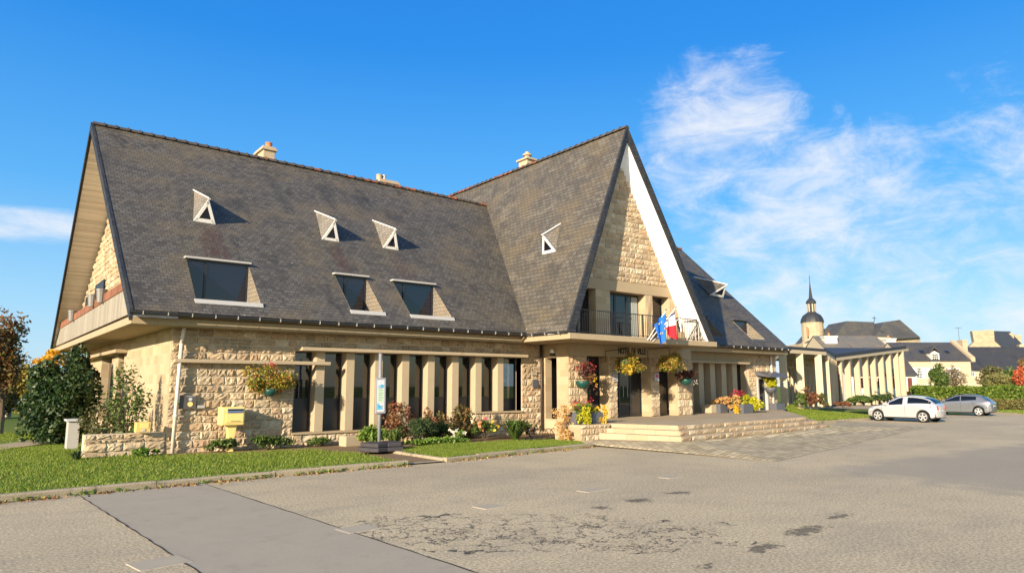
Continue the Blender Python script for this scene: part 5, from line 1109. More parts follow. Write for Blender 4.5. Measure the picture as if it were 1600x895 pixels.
def car(name, label, p, body, roofm, five_door):
    t_ = thing(name, (0, 0, 0), label, 'car'); L = p['L']/2; W = p['W']/2; wf_, wr_, Rw = p['wf'], p['wr'], p['R']; Ra = Rw+.045
    belt, top, wd, rw = lin(p['belt']), lin(p['top']), lin(p['wd']), lin(p['rw'])
    n = 120; X = np.linspace(-L, L, n)
    def zb(x):
        z_ = .19+max(0, (abs(x)-L+.35))*.28
        for q in (wf_, wr_):
            if abs(x-q) < Ra: z_ = max(z_, Rw+math.sqrt(Ra*Ra-(x-q)**2)-.0)
        return z_
    def sec(x):
        b = zb(x); h = belt(x); w_ = wd(x)*W; tt = top(x); m = b+(h-b)*.5; g = tt > h+.03
        fl = .0
        for q in (wf_, wr_): fl = max(fl, .03*math.exp(-((x-q)/.5)**2))
        s_ = [(0, b), (w_*.86, b), (w_*.985+fl*.5, b+.03 if b > .4 else b+.06), (w_+fl, min(m, h-.05)), (w_*.985+fl*.4, h-.09), (w_*.95, h)]
        if g: r = rw(x)*W; s_ += [(w_*.95+(r-w_*.95)*.5, h+(tt-h)*.52), (r, tt-.06), (r*.85, tt-.012), (0, tt+.012)]
        else: s_ += [(w_*.90, h+.012), (w_*.75, h+.026), (w_*.5, h+.036), (0, h+.044)]
        return s_
    SS = [sec(x) for x in X]; k = len(SS[0]); mb = MB(); vs = []
    for x, s_ in zip(X, SS):
        for y, z_ in s_: vs.append((x, y, z_))
        for y, z_ in s_[1:-1][::-1]: vs.append((x, -y, z_))
    m_ = 2*k-2; fs = [(i*m_+j, (i+1)*m_+j, (i+1)*m_+(j+1) % m_, i*m_+(j+1) % m_) for i in range(n-1) for j in range(m_)]
    fs += [tuple(range(m_)), tuple(range((n-1)*m_, n*m_))[::-1]]; mb.add(vs, fs); bo = mb.build('body', body, t_, smooth=True)
    es = bo.modifiers.new('split', 'EDGE_SPLIT'); es.split_angle = R_(38)
    # glass lies a few mm proud of the cabin sides
    def side_glass(nm, xa, xb, f0, f1, f0b=None, f1b=None):
        for sgn in (1, -1):
            mb = MB(); nx = 14
            def pnt(x, f):
                s_ = sec(x); a, m, b = np.array(s_[5]), np.array(s_[6]), np.array(s_[7]); q = a+(m-a)*f*2 if f < .5 else m+(b-m)*(f-.5)*2; return (x, sgn*(q[0]+.008), q[1])
            for i in range(nx):
                a, b = xa+(xb-xa)*i/nx, xa+(xb-xa)*(i+1)/nx
                def fr(x, u0, u1): g = (x-xa)/(xb-xa); return u0+((u1 if u1 is not None else u0)-u0)*g
                for v0, v1 in ((0, .5), (.5, 1)):
                    q = []
                    for x, v in ((a, v0), (b, v0), (b, v1), (a, v1)): lo, hi = fr(x, f0, f0b), fr(x, f1, f1b); q.append(pnt(x, lo+(hi-lo)*v))
                    mb.face(q)
            mb.build(nm, M['carglass'], t_, smooth=True)
    for a in p['glass']: side_glass('side_window', *a)
    def top_strip(nm, xa, xb, mat, k0=7, half=.86, dz=.012, below=False):
        mb = MB(); nx = 10
        for i in range(nx):
            a, b = xa+(xb-xa)*i/nx, xa+(xb-xa)*(i+1)/nx; q = []
            sa, sb = sec(a), sec(b)
            ra, rb = (sa[7][0]*half, sb[7][0]*half); za, zb_ = sa[8][1]+dz, sb[8][1]+dz
            ca, cb_ = sa[9][1]+dz, sb[9][1]+dz
            for s0, s1 in ((-1, 0), (0, 1)):
                mb.face([(a, s0*ra, za if s0 else ca), (b, s0*rb, zb_ if s0 else cb_), (b, s1*rb, zb_ if s1 else cb_), (a, s1*ra, za if s1 else ca)])
        mb.build(nm, mat, t_, smooth=True)
    top_strip('windscreen', *p['ws'], M['carglass']); top_strip('rear_window', *p['rw_'], M['carglass']); 
    if roofm: top_strip('roof_panel', *p['roof'], roofm, half=1.0, dz=.010)
    for q in (wf_, wr_):
        for sgn in (1, -1):
            yo = sgn*(wd(q)*W-.10); mb = MB(); prof = [(Rw-.14, -.10), (Rw-.03, -.11), (Rw, -.07), (Rw, .07), (Rw-.03, .11), (Rw-.14, .10)]; nn = 28; vs = []
            for r, o_ in prof:
                for g in range(nn): an = 2*math.pi*g/nn; vs.append((q+r*math.cos(an), yo+o_*sgn, Rw+r*math.sin(an)))
            fs = [(i*nn+g, i*nn+(g+1) % nn, (i+1)*nn+(g+1) % nn, (i+1)*nn+g) for i in range(5) for g in range(nn)]+[tuple(range(nn)), tuple(range(5*nn, 6*nn))[::-1]]; mb.add(vs, fs); w_ = mb.build('wheel', M['tyre'], t_, smooth=False)
            mb = MB(); yr_ = yo+sgn*.105; Rr = Rw-.085
            for g in range(nn):
                a0, a1 = 2*math.pi*g/nn, 2*math.pi*(g+1)/nn; mb.face([(q+r*math.cos(a), yr_, Rw+r*math.sin(a)) for r, a in ((Rr*.86, a0), (Rr, a0), (Rr, a1), (Rr*.86, a1))])
            for s_ in range(5):
                a = 2*math.pi*s_/5+.3; mb.face([(q+r*math.cos(a+d), yr_+sgn*.004, Rw+r*math.sin(a+d)) for r, d in ((.02, -1.2), (.07, -.55), (Rr*.9, -.20), (Rr*.9, .20), (.07, .55), (.02, 1.2))])
            mb.build('rim', M['rim'], w_)
    for sgn in (1, -1):
        for nm, pts, mm in p['lights']:
            mb = MB(); q = []
            for x, z_ in pts:
                s_ = sec(x); ys = np.interp(z_, [a[1] for a in s_[2:6]], [a[0] for a in s_[2:6]]); q.append((x, sgn*(ys+.03), z_))
            mb.prism(q, (0, -sgn*.06, 0)); mb.build(nm, M[mm], t_)
        xm = p['mirror']; yb_ = wd(xm)*W*.97; mb = MB(); mb.prism([(xm-.09, sgn*yb_, belt(xm)+.0), (xm+.09, sgn*yb_, belt(xm)+.0), (xm+.06, sgn*yb_, belt(xm)+.14), (xm-.09, sgn*yb_, belt(xm)+.15)], (0, sgn*.18, 0)); mb.build('mirror', body, t_, bevel=.03)
        for hx in p['handles']:
            s_ = sec(hx); yh = s_[4][0]+.012; zh = belt(hx)-.13; mb = MB(); mb.box((hx-.10, min(sgn*yh, sgn*(yh+.025)), zh), (hx+.10, max(sgn*yh, sgn*(yh+.025)), zh+.03)); mb.build('door_handle', body, t_, bevel=.008)
        for dx in p['doors']:
            s_ = sec(dx); mb = MB(); pts = [(dx, sgn*(a[0]+.002), a[1]) for a in s_[2:6]]
            for (a, b) in zip(pts[:-1], pts[1:]): mb.face([(a[0]-.007, a[1], a[2]), (a[0]+.007, a[1], a[2]), (b[0]+.007, b[1], b[2]), (b[0]-.007, b[1], b[2])])
            mb.build('door_gap', M['trim'], t_)
        s_ = sec(0); mb = MB(); mb.box((wr_+Ra+.02, min(sgn*(W*.96), sgn*(W*1.0)), .20), (wf_-Ra-.02, max(sgn*W*.96, sgn*W*1.0), .27)); mb.build('sill_trim', M['trim'], t_)
    mb = MB(); mb.box((-L-.012, -.26, .62 if five_door else .60), (-L+.02, .26, .73 if five_door else .71)); mb.build('number_plate', M['sign_white'], t_)
    mb = MB(); mb.box((-L+.05, -W*.80, .24), (L-.1, W*.80, .48)); mb.build('underbody', M['trim'], t_)
    return t_
c1 = car('parked_car', 'silver white three door hatchback parked nose in at the kerb by the grass mound', dict(L=3.76, W=1.70, wf=1.24, wr=-1.22, R=.315,
    belt=[(-1.93, .62), (-1.88, .88), (-1.78, 1.0), (-.9, .98), (.3, .93), (1.0, .91), (1.5, .82), (1.8, .69), (1.98, .45)],
    top=[(-1.93, .3), (-1.85, .95), (-1.74, 1.06), (-1.5, 1.27), (-1.2, 1.38), (-.8, 1.445), (-.3, 1.47), (.1, 1.44), (.45, 1.27), (1.02, .94), (1.98, .3)],
    wd=[(-1.93, .58), (-1.86, .74), (-1.7, .90), (-1.2, 1), (.9, 1), (1.5, .95), (1.85, .80), (1.98, .62)], rw=[(-1.8, .62), (-1.2, .68), (0, .70), (.95, .80)],
    glass=[(-.16, .60, .06, .92, .05, .62), (-1.62, -.42, .18, .96, .14, .94)], ws=(.92, .12), rw_=(-1.76, -1.22), roof=(.08, -1.22), mirror=.72, handles=[.02], doors=[-.28, .98],
    lights=[('tail_light', [(-1.93, .72), (-1.66, .80), (-1.60, .92), (-1.90, .90)], 'tail'), ('headlight', [(1.45, .66), (1.78, .58), (1.72, .66), (1.35, .78)], 'lamp')]), M['silver'], M['whitep'], False)
c1.location = (43.2, 18.12, 0); c1.rotation_euler = (0, 0, R_(90))
c2 = car('parked_car', 'grey five door hatchback with dark roof and glass parked beside the hedge', dict(L=4.05, W=1.74, wf=1.25, wr=-1.29, R=.31,
    belt=[(-2.03, .62), (-1.98, .90), (-1.85, 1.0), (-.9, .98), (.3, .95), (.95, .92), (1.5, .84), (1.85, .72), (2.03, .48)],
    top=[(-2.03, .3), (-1.95, .95), (-1.80, 1.08), (-1.45, 1.30), (-1.1, 1.40), (-.3, 1.43), (.05, 1.41), (1.0, .95), (2.03, .3)],
    wd=[(-2.03, .82), (-1.85, .94), (-1.2, 1), (.9, 1), (1.5, .96), (1.9, .82), (2.03, .66)], rw=[(-1.8, .64), (-1.2, .69), (0, .71), (1.0, .82)],
    glass=[(-.22, .66, .07, .90, .05, .55), (-1.18, -.28, .22, .86, .08, .90)], ws=(.96, .10), rw_=(-1.84, -1.30), roof=(.06, -1.28), mirror=.74, handles=[-.02, -.98], doors=[-.25, .98, -1.0],
    lights=[('tail_light', [(-1.98, .80), (-1.68, .86), (-1.66, .93), (-1.95, .92)], 'tail'), ('headlight', [(1.5, .70), (1.85, .62), (1.78, .70), (1.42, .80)], 'lamp')]), M['greyp'], M['darkp'], True)
c2.location = (55.0, 19.45, 0); c2.rotation_euler = (0, 0, R_(94))
# ------------------------------------------------------------------ annex with its fin colonnades
an = thing('annex_pavilion', AT(1270, 640, 46)*np.array((1, 1, 0)), 'flat roofed annex with slender cream columns at the right end of the town hall', 'building')
A0 = AT(1229, 551, 42.5); A1 = AT(1291, 551, 46); A2 = AT(1307, 562, 58); zt = A0[2]
A1[2] = zt; A2[2] = zt; A3 = AT(1262, 562, 66); A3[2] = zt; A4 = AT(1210, 556, 56); A4[2] = zt
mb = MB(); mb.prism([A0, A1, A2, A3, A4], (0, 0, .22)); mb.build('roof_fascia', M['annex'], an)
mb = MB(); ins = lambda p: p+(np.mean([A0, A1, A2, A3, A4], 0)-p)*.02; mb.prism([ins(p)+np.array((0, 0, .224)) for p in (A0, A1, A2, A3, A4)], (0, 0, .20)); mb.build('roof_edge', M['annex_roof'], an)
def fin(px, py, dist, zb_, ztop, wx, dy, nm='column', parent=an, rot=None):
    p = AT(px, py, dist); mb = MB(); u = np.array((.92, .39)) if rot is None else np.array((math.cos(rot), math.sin(rot))); v = np.array((-u[1], u[0])); mb.obox((p[0], p[1]), u, v, wx/2, dy/2, zb_, ztop); return mb.build(nm, M['annex'], parent, bevel=.01)
for px, d in ((1225, 43), (1252, 44.0), (1281, 45.4)): fin(px, 600, d, .72, zt, .30, .42)
for i in range(7):
    f = (i+.7)/7.3; p = A1*(1-f)+A2*f; q = np.array((p[0]-.2, p[1]-.05)); mb = MB(); mb.obox(q, (.92, .39), (-.39, .92), .07, .10, .72, zt); mb.build('column', M['annex'], an)
for i in range(9): fin(1232+i*6.3, 600, 52, .45, zt-.45, .34, .16)          # fins of the inner wall
mb = MB(); a_ = AT(1228, 575, 51.7); b_ = AT(1288, 577, 51.7); mb.prism([a_, b_, b_+np.array((0, 0, .12)), a_+np.array((0, 0, .12))], (.05, .15, 0)); mb.build('crossbar', M['annex'], an)
mb = MB(); a_ = AT(1222, 600, 53.2); b_ = AT(1296, 600, 56); mb.prism([(a_[0], a_[1], .3), (b_[0], b_[1], .3), (b_[0], b_[1], zt), (a_[0], a_[1], zt)], (.3, .3, 0)); mb.build('back_wall', M['annex'], an)
mb = MB(); a_ = AT(1300, 600, 57.5); b_ = AT(1312, 600, 57.5); mb.prism([(a_[0], a_[1], .3), (b_[0], b_[1], .3), (b_[0], b_[1], 3.2), (a_[0], a_[1], 3.2)], (.3, .3, 0)); mb.build('door', M['brown_paint'], an)
pv = thing('covered_walkway', AT(1360, 640, 64)*np.array((1, 1, 0)), 'open covered walkway with a rising roof on broad cream blade columns, behind the silver car', 'walkway')
F0, F1 = AT(1307, 563.5, 57), AT(1420, 548, 71.5); B0, B1 = AT(1288, 551, 74), AT(1404, 552.5, 92)
mb = MB(); mb.prism([F0, F1, B1, B0], (0, 0, .24)); mb.build('roof_fascia', M['annex'], pv)
F0i, F1i = F0*.985+B0*.015, F1*.95+F0*.04+B1*.01
mb = MB(); up_ = np.array((0, 0, .243)); mb.prism([F0i+up_, F1i+up_, B1+up_, B0+up_], (0, 0, .30)); mb.build('roof_edge', M['annex_roof'], pv)
cxs = [1312.7, 1326, 1340.5, 1354, 1366, 1378.7, 1390.7, 1402.7, 1411.7]
for i, px in enumerate(cxs):
    f = (px-1307)/113; d = 57.6+f*13.5; top = (F0*(1-f)+F1*f)[2]; fin(px, 600, d, .3, top+.01, .20, .46, parent=pv, rot=-.05)
for i, px in enumerate((1336, 1362, 1387)):
    f = (px-1307)/113; d = 70+f*15; p_ = AT(px, 560, d); fin(px, 600, d, .3, p_[2]+.35, .12, .2, parent=pv, rot=-.05)
hr = thing('handrail', AT(1380, 625, 55)*np.array((1, 1, 0)), 'dark metal handrail beside the covered walkway behind the silver car', 'handrail'); mb = MB()
for (x0, y0, x1, y1) in ((1367, 611, 1392, 625), (1386, 611, 1402, 621)):
    a_, b_ = AT(x0, y0, 54), AT(x1, y1, 51); mb.tube([a_, b_], .03, 6); mb.tube([(a_[0], a_[1], .5), a_], .03, 6); mb.tube([(b_[0], b_[1], .2), b_], .03, 6)
mb.build('rail', M['iron'], hr)
p = AT(1254, 640, 43.4); mb = MB(); mb.box((p[0]-1.1, p[1]-.5, .62), (p[0]+1.1, p[1]+.5, .74)); o = mb.build('stone_ledge', M['pale']); tag(o, 'flat stone ledge at the foot of the annex columns beside the right downpipe', 'ledge')
def px_shrub(name, px, ptop, pbot, dist, wpx, n, leaf, mat, label, cat='shrub', group=None, **k):
    a, b = AT(px, ptop, dist), AT(px, pbot, dist); rz = (a[2]-b[2])/2; rx = wpx/FPX*dist/2; return shrub(name, (b[0], b[1], b[2]), (b[0], b[1], b[2]+rz), (rx, rx*.8, rz), n, leaf, mat, label, cat, group, **k)
px_shrub('shrub', 1268, 603, 634, 42.5, 34, 520, .16, 'redshrub', 'leggy reddish brown shrub in front of the annex columns', k=16, ns=14, sr=.025)
px_shrub('shrub', 1252, 613, 635, 42.3, 26, 600, .14, 'midgreen', 'green shrub at the left of the leggy reddish shrub by the annex', k=12)
px_shrub('shrub', 1287, 615, 635, 43, 22, 420, .14, 'olive', 'small olive shrub at the right of the leggy reddish shrub by the annex', k=12)
px_shrub('shrub', 1317, 626, 636, 47, 26, 500, .15, 'redshrub', 'low dark red shrub between the annex and the silver car', k=10, flat=1)
px_shrub('shrub', 1345, 617, 634, 53, 46, 1500, .17, 'midgreen', 'wide green shrub before the first walkway columns', k=18, flat=1)
px_shrub('shrub', 1377, 613, 632, 55, 40, 1100, .17, 'midgreen', 'green shrub around the handrail behind the silver car', k=16, flat=1)
a_ = AT(1328, 636, 47); b_ = AT(1362, 633, 50); sheet('ramp_path', [(a_[0]-1.5, a_[1]-1.0), (b_[0]+2, b_[1]-3.4), (b_[0]+4, b_[1]+3), (a_[0], a_[1]+2.5)], .55, M['pale'])
# ------------------------------------------------------------------ hedge and garden behind the car park
def hedge(a, b, wd_, h, n, mat, leaf, label, z0=0.0):
    a, b = np.array(a), np.array(b); d = b-a; L = np.linalg.norm(d); d /= L; nn_ = np.array((-d[1], d[0])); t_ = thing('hedge', (a[0], a[1], z0), label, 'hedge')
    u = rng.uniform(0, L, n); face = rng.integers(0, 3, n); v = rng.uniform(-.5, .5, n)*wd_; z_ = rng.uniform(0.02, 1, n)*h
    v = np.where(face == 0, -.5*wd_, np.where(face == 1, .5*wd_, v)); z_ = np.where(face == 2, h, z_); wob = .06*np.sin(u*2.1)+.05*np.sin(u*.8+2)
    P = np.stack([a[0]+d[0]*u+nn_[0]*(v+wob), a[1]+d[1]*u+nn_[1]*(v+wob), z0+z_+wob*.8], 1)+rng.normal(size=(n, 3))*.06
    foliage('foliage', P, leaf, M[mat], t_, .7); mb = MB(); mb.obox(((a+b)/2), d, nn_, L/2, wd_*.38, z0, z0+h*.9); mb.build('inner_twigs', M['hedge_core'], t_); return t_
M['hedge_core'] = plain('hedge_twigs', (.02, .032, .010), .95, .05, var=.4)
hedge((64.8, 26.5), (69.5, 18.2), 1.3, 1.85, 14000, 'hedge', .20, 'long clipped bright green hedge behind the cars'); hedge((63.4, 24.2), (68.3, 15.5), .6, .85, 7000, 'hedge_dry', .15, 'lower brownish hedge along the grass verge behind the dark car')
hedge((69.5, 18.2), (78, 3), 1.3, 1.85, 9000, 'hedge', .22, 'clipped green hedge running on beyond the right edge of the picture')
bg_ = 'garden trees behind the hedge'
far_tree(1462, 568, 612, 76, 32, 'midgreen', 'round dark green tree behind the hedge, left of the pale shrub', 2600, .26, bg_, fill=.4)
far_tree(1490, 566, 612, 80, 44, 'tree_tan', 'thin branched brownish tree before the cream house', 1100, .24, bg_, fill=.1, k=36)
far_tree(1545, 566, 612, 72, 40, 'olive', 'tall olive brown tree behind the hedge, with wispy top', 2400, .24, bg_, fill=.3, k=34)
far_tree(1557, 582, 612, 70, 44, 'willow', 'pale green rounded shrub tree behind the hedge', 4200, .20, bg_, fill=.6)
far_tree(1578, 572, 612, 80, 40, 'midgreen', 'dark green bushy tree at the right end of the hedge', 2600, .26, bg_, fill=.4)
far_tree(1594, 570, 606, 68, 26, 'scarlet', 'scarlet leaved tree at the right edge', 1500, .22, bg_, fill=.2)
far_tree(1602, 555, 606, 78, 30, 'tree_red', 'brown autumn tree at the right edge behind the scarlet tree', 1800, .24, bg_, fill=.1)
far_tree(1436, 600, 616, 84, 30, 'midgreen', 'low green bush before the white garden wall', 900, .24, bg_, fill=.5)
# ------------------------------------------------------------------ houses and church of the old town
def house(name, label, pl_, pr_, py_ridge, py_eave, py_base, dist, depth, wall, roofm, cat='house', hip=0.0, yaw=0.0, gable_over=.2, base_z=-1):
    """Front wall spans photograph columns pl_..pr_ at the given distance; the ridge runs parallel to it."""
    a = AT(pl_, py_eave, dist*(1-yaw)); b = AT(pr_, py_eave, dist*(1+yaw)); ze = (a[2]+b[2])/2; mid = (pl_+pr_)/2; a[2] = b[2] = ze
    d = (b-a); L = np.linalg.norm(d); d /= L; n_ = np.array((-d[1], d[0], 0)); n_ = n_ if n_@FW > 0 else -n_
    zr = AT(mid, py_ridge, dist+depth/2)[2]; zb_ = base_z
    t_ = thing(name, ((a+b)/2)*np.array((1, 1, 0)), label, cat); mb = MB(); lift = np.array((0, 0, 1.0)); g = lambda p, z_: np.array((p[0], p[1], z_))
    r0, r1 = a+n_*depth/2+d*hip, b+n_*depth/2-d*hip; c_, e_ = b+n_*depth, a+n_*depth
    mb.face([g(a, zb_), g(b, zb_), b, a]); mb.face([g(b, zb_), g(c_, zb_), c_, g(r1, zr) if hip == 0 else (b+c_)/2, b]); mb.face([g(e_, zb_), g(a, zb_), a, g(r0, zr) if hip == 0 else (a+e_)/2, e_]); mb.face([g(c_, zb_), g(e_, zb_), e_, c_])
    mb.build('wall', wall, t_)
    o_ = gable_over if hip == 0 else .2; rm = MB(); ev = .25; sl = (zr-ze)/(depth/2)
    A_, B_, C_, E_ = a-d*o_-n_*ev-lift*sl*ev, b+d*o_-n_*ev-lift*sl*ev, c_+d*o_+n_*ev-lift*sl*ev, e_-d*o_+n_*ev-lift*sl*ev; Ra_, Rb_ = g(r0-d*o_*(hip == 0), zr), g(r1+d*o_*(hip == 0), zr); k = lift*.16
    rm.prism([A_+k*.3, B_+k*.3, Rb_+k*.3, Ra_+k*.3], (0, 0, .14)); rm.prism([C_+k*.3, E_+k*.3, Ra_+k*.3, Rb_+k*.3], (0, 0, .14))
    if hip: rm.prism([B_+k*.3, C_+k*.3, Rb_+k*.3], (0, 0, .14)); rm.prism([E_+k*.3, A_+k*.3, Ra_+k*.3], (0, 0, .14))
    rf = rm.build('roof', roofm, t_); return dict(t=t_, a=a, b=b, d=d, n=n_, L=L, ze=ze, zr=zr, roof=rf, dist=dist, depth=depth, sl=sl)
def on_wall(h, px, py):   # point of the front wall plane seen at a photograph position
    r = ray(px, py); q = C0+r*(((h['a']-C0)@h['n'])/(r@h['n'])); return q
def win(h, px0, px1, py0, py1, shutters=None, frame='white_shutter', pane='glass', bars=(1, 2)):
    A_, B_ = on_wall(h, px0, py1), on_wall(h, px1, py0); w_ = (B_-A_)@h['d']; hh_ = B_[2]-A_[2]; n_ = -h['n']; d = h['d']; up_ = np.array((0, 0, 1.0))
    P = lambda u, v, o: A_+d*u+up_*v+n_*o
    mb = MB(); t_ = max(.06, w_*.06)
    def bar(u0, u1, v0, v1, o0=.0, o1=.07): mb.prism([P(u0, v0, o0), P(u1, v0, o0), P(u1, v1, o0), P(u0, v1, o0)], n_*(o1-o0))
    bar(0, t_, 0, hh_); bar(w_-t_, w_, 0, hh_); bar(t_, w_-t_, 0, t_); bar(t_, w_-t_, hh_-t_, hh_)
    for i in range(bars[0]): u = w_*(i+1)/(bars[0]+1); bar(u-t_*.35, u+t_*.35, t_, hh_-t_, 0, .055)
    for i in range(bars[1]): v = hh_*(i+1)/(bars[1]+1); bar(t_, w_-t_, v-t_*.3, v+t_*.3, 0, .05)
    o = mb.build('window', M[frame], h['t']); g_ = MB(); g_.face([P(t_*.5, t_*.5, .03), P(w_-t_*.5, t_*.5, .03), P(w_-t_*.5, hh_-t_*.5, .03), P(t_*.5, hh_-t_*.5, .03)]); g_.build('pane', M[pane], o)
    if shutters:
        for u0 in (-w_*.52, w_*1.02): s_ = MB(); s_.prism([P(u0, 0, .01), P(u0+w_*.5, 0, .01), P(u0+w_*.5, hh_, .01), P(u0, hh_, .01)], n_*.06); s_.build('shutter', M[shutters], o)
def roof_box(h, px, py, wpx, hpx, back, dpt, mat, nm='chimney', pot=None, sink=1.5, pots=1):
    s_ = (h['dist']+back)/FPX; p = AT(px, py, h['dist']+back); d, n_ = h['d'], h['n']; w_ = wpx*s_/2; mb = MB(); mb.obox((p[0], p[1]), d[:2], n_[:2], w_, dpt/2, p[2]-hpx*s_-sink, p[2]-.08); mb.obox((p[0], p[1]), d[:2], n_[:2], w_*1.12, dpt/2*1.12, p[2]-.25, p[2])
    o = mb.build(nm, mat, h['roof'])
    if pot:
        for i in range(pots): m2 = MB(); q = p+d*(i-(pots-1)/2)*.5; m2.lathe(q, [(.2, 0), (.16, .3), (.2, .55)], 10); m2.build('chimney_pot', M[pot], o)
    return o
def skylight(h, px, py, wpx, hpx):
    r = ray(px, py); e0 = h['a']; nr = np.cross(h['d'], h['n']+np.array((0, 0, h['sl']))); q = C0+r*(((e0-C0)@nr)/(r@nr)); nr = nr/np.linalg.norm(nr); nr = nr if nr[2] > 0 else -nr
    up_ = h['n']+np.array((0, 0, h['sl'])); up_ /= np.linalg.norm(up_); s_ = h['dist']/FPX; w_ = wpx*s_/2; l_ = hpx*s_*.8; mb = MB(); mb.prism([q+h['d']*a*w_+up_*b*l_+nr*.16 for a, b in ((-1, -1), (1, -1), (1, 1), (-1, 1))], nr*.10); o = mb.build('roof_window', M['zinc'], h['roof'])
    g_ = MB(); g_.face([q+h['d']*a*w_*.78+up_*b*l_*.78+nr*.265 for a, b in ((-1, -1), (1, -1), (1, 1), (-1, 1))]); g_.build('pane', M['glass'], o)
# white walled house seen through the walkway
hA = house('white_house', 'white house with a slate roof and brown shutters seen through the walkway columns', 1322, 1431, 545, 585.5, 618, 96, 9, M['white_wall'], M['far_slate'])
for x in (1344, 1376, 1400): win(hA, x-4, x+4, 590, 606, None, 'brown_paint')
for x in (1360, 1412, 1422): 
    A_, B_ = on_wall(hA, x-2.2, 616), on_wall(hA, x+2.2, 590); mb = MB(); mb.prism([A_, A_+hA['d']*((B_-A_)@hA['d']), A_+hA['d']*((B_-A_)@hA['d'])+np.array((0, 0, B_[2]-A_[2])), A_+np.array((0, 0, B_[2]-A_[2]))], -hA['n']*.08); mb.build('shutter', M['brown_paint'], hA['t'])
# house with the big white chimney
hB = house('chimney_house', 'house with a large white chimney behind the annex roof', 1290, 1390, 526, 546, 600, 118, 9, M['cream_wall'], slate_mat('pale_slate', (.12, .11, .095), (.19, .175, .15), (), .2), gable_over=.1)
roof_box(hB, 1295, 525, 19, 24, 2.5, 1.6, M['white_wall'], pot='terra_pot'); roof_box(hB, 1388, 529, 14, 18, 2.5, 1.8, M['white_wall'], pot='terra_pot')
mb = MB(); a_ = AT(1305, 526, 122.5); b_ = AT(1392, 529, 122.5); mb.prism([a_-np.array((0, 0, .25)), b_-np.array((0, 0, .25)), b_+np.array((0, 0, .2)), a_+np.array((0, 0, .2))], (.3, .4, 0)); mb.build('ridge', M['cream_wall'], hB['roof'])
# cream house with dormer
hC = house('cream_house', 'cream stone house with slate roof, white dormer and white shuttered windows', 1413, 1516, 536.5, 563, 612, 108, 9, M['cream_wall'], M['far_slate'], gable_over=.05)
roof_box(hC, 1503, 531, 7, 14, 4.5, 1.3, M['chimney'], sink=1); skylight(hC, 1440, 551.5, 7, 6); skylight(hC, 1479, 551.5, 6.5, 5)
mb = MB(); e0, e1 = hC['b']-hC['n']*.15, hC['b']+hC['n']*4.5; mb.prism([e0+np.array((0, 0, -.2)), np.array((e1[0], e1[1], hC['zr']-.1)), np.array((e1[0], e1[1], hC['zr']+.55)), e0+np.array((0, 0, .5))], hC['d']*.7); mb.build('gable_coping', M['chimney'], hC['t'])
for x in (1436, 1457.5, 1490): win(hC, x-4, x+4, 574, 591, 'white_shutter', bars=(3, 3))
A_, B_ = on_wall(hC, 1455, 566), on_wall(hC, 1467, 552); n_, d = hC['n'], hC['d']; wd_ = (B_-A_)@d; mb = MB(); h_ = B_[2]-A_[2]
pts = [A_-n_*.05, A_-n_*.05+d*wd_, A_-n_*.05+d*wd_+np.array((0, 0, h_)), A_-n_*.05+d*wd_/2+np.array((0, 0, h_*1.28)), A_-n_*.05+np.array((0, 0, h_))]; mb.prism(pts, n_*3.0); do = mb.build('dormer', M['white_wall'], hC['t'])
mb = MB(); mb.prism([pts[4]-d*.15+np.array((0, 0, .02)), pts[3]+np.array((0, 0, .45)), pts[2]+d*.15+np.array((0, 0, .02)), pts[2]+d*.1+np.array((0, 0, .2)), pts[3]+np.array((0, 0, .75)), pts[4]-d*.1+np.array((0, 0, .2))], n_*3.0); mb.build('dormer_roof', M['far_slate'], do)
for i in range(3):
    for j in range(4): 
        g_ = MB(); u, v = wd_*(.18+.23*i), h_*(.08+.22*j); q = A_-n_*.06+d*u+np.array((0, 0, v)); g_.prism([q, q+d*wd_*.17, q+d*wd_*.17+np.array((0, 0, h_*.16)), q+np.array((0, 0, h_*.16))], -n_*.02); g_.build('pane', M['glass'], do)
an_ = AT(1497, 511, 113); t_ = thing('antenna', (an_[0], an_[1], 6), 'thin television antenna on the chimney of the cream house', 'antenna'); mb = MB(); mb.tube([(an_[0], an_[1], 7.5), an_], .03, 5); mb.tube([an_+np.array((-.5, .3, -.15)), an_+np.array((.5, -.3, -.15))], .025, 5); mb.build('mast', M['iron'], t_)
# large dark slate roof and stone gables beyond
hD = house('slate_house', 'long house under a big dark slate roof at the right edge', 1512, 1640, 543.5, 578, 612, 118, 11, M['cream_wall'], slate_mat('dark_far_slate', (.035, .036, .04), (.055, .056, .06), (), .1), gable_over=.1)
win(hD, 1517, 1522, 580, 588)
hE = thing('stone_gable_house', AT(1540, 545, 138)*np.array((1, 1, 0)), 'stone house end with a massive chimney rising above the dark slate roof', 'house')
def profile_block(parent, nm, pts, dist, depth, mat):
    P = [AT(x, y, dist) for x, y in pts]; mb = MB(); mb.prism(P, np.array((FH[0], FH[1], 0))*depth+np.array((RT[0], RT[1], 0))*depth*.35); return mb.build(nm, mat, parent)
profile_block(hE, 'gable_wall', [(1508, 548), (1522, 534), (1519, 517), (1553, 515), (1554, 533), (1570, 547), (1570, 590), (1508, 590)], 138, 1.6, M['church_stone'])
mb = MB(); a_, b_, c_ = AT(1553, 521, 139), AT(1594, 543, 139), AT(1570, 548, 139); k_ = np.array((FH[0], FH[1], 0))*12+np.array((RT[0], RT[1], 0))*14
mb.prism([AT(1554, 533, 139.7), AT(1571, 548, 139.7), AT(1571, 548, 139.7)+k_, AT(1536, 512, 139.7)+k_, AT(1540, 518, 139.7)], (0, 0, .2)); mb.build('roof', M['far_slate'], hE)
hF = thing('stone_chimney_house', AT(1580, 545, 152)*np.array((1, 1, 0)), 'second stone gable with chimneys behind the massive chimney at the far right', 'house')
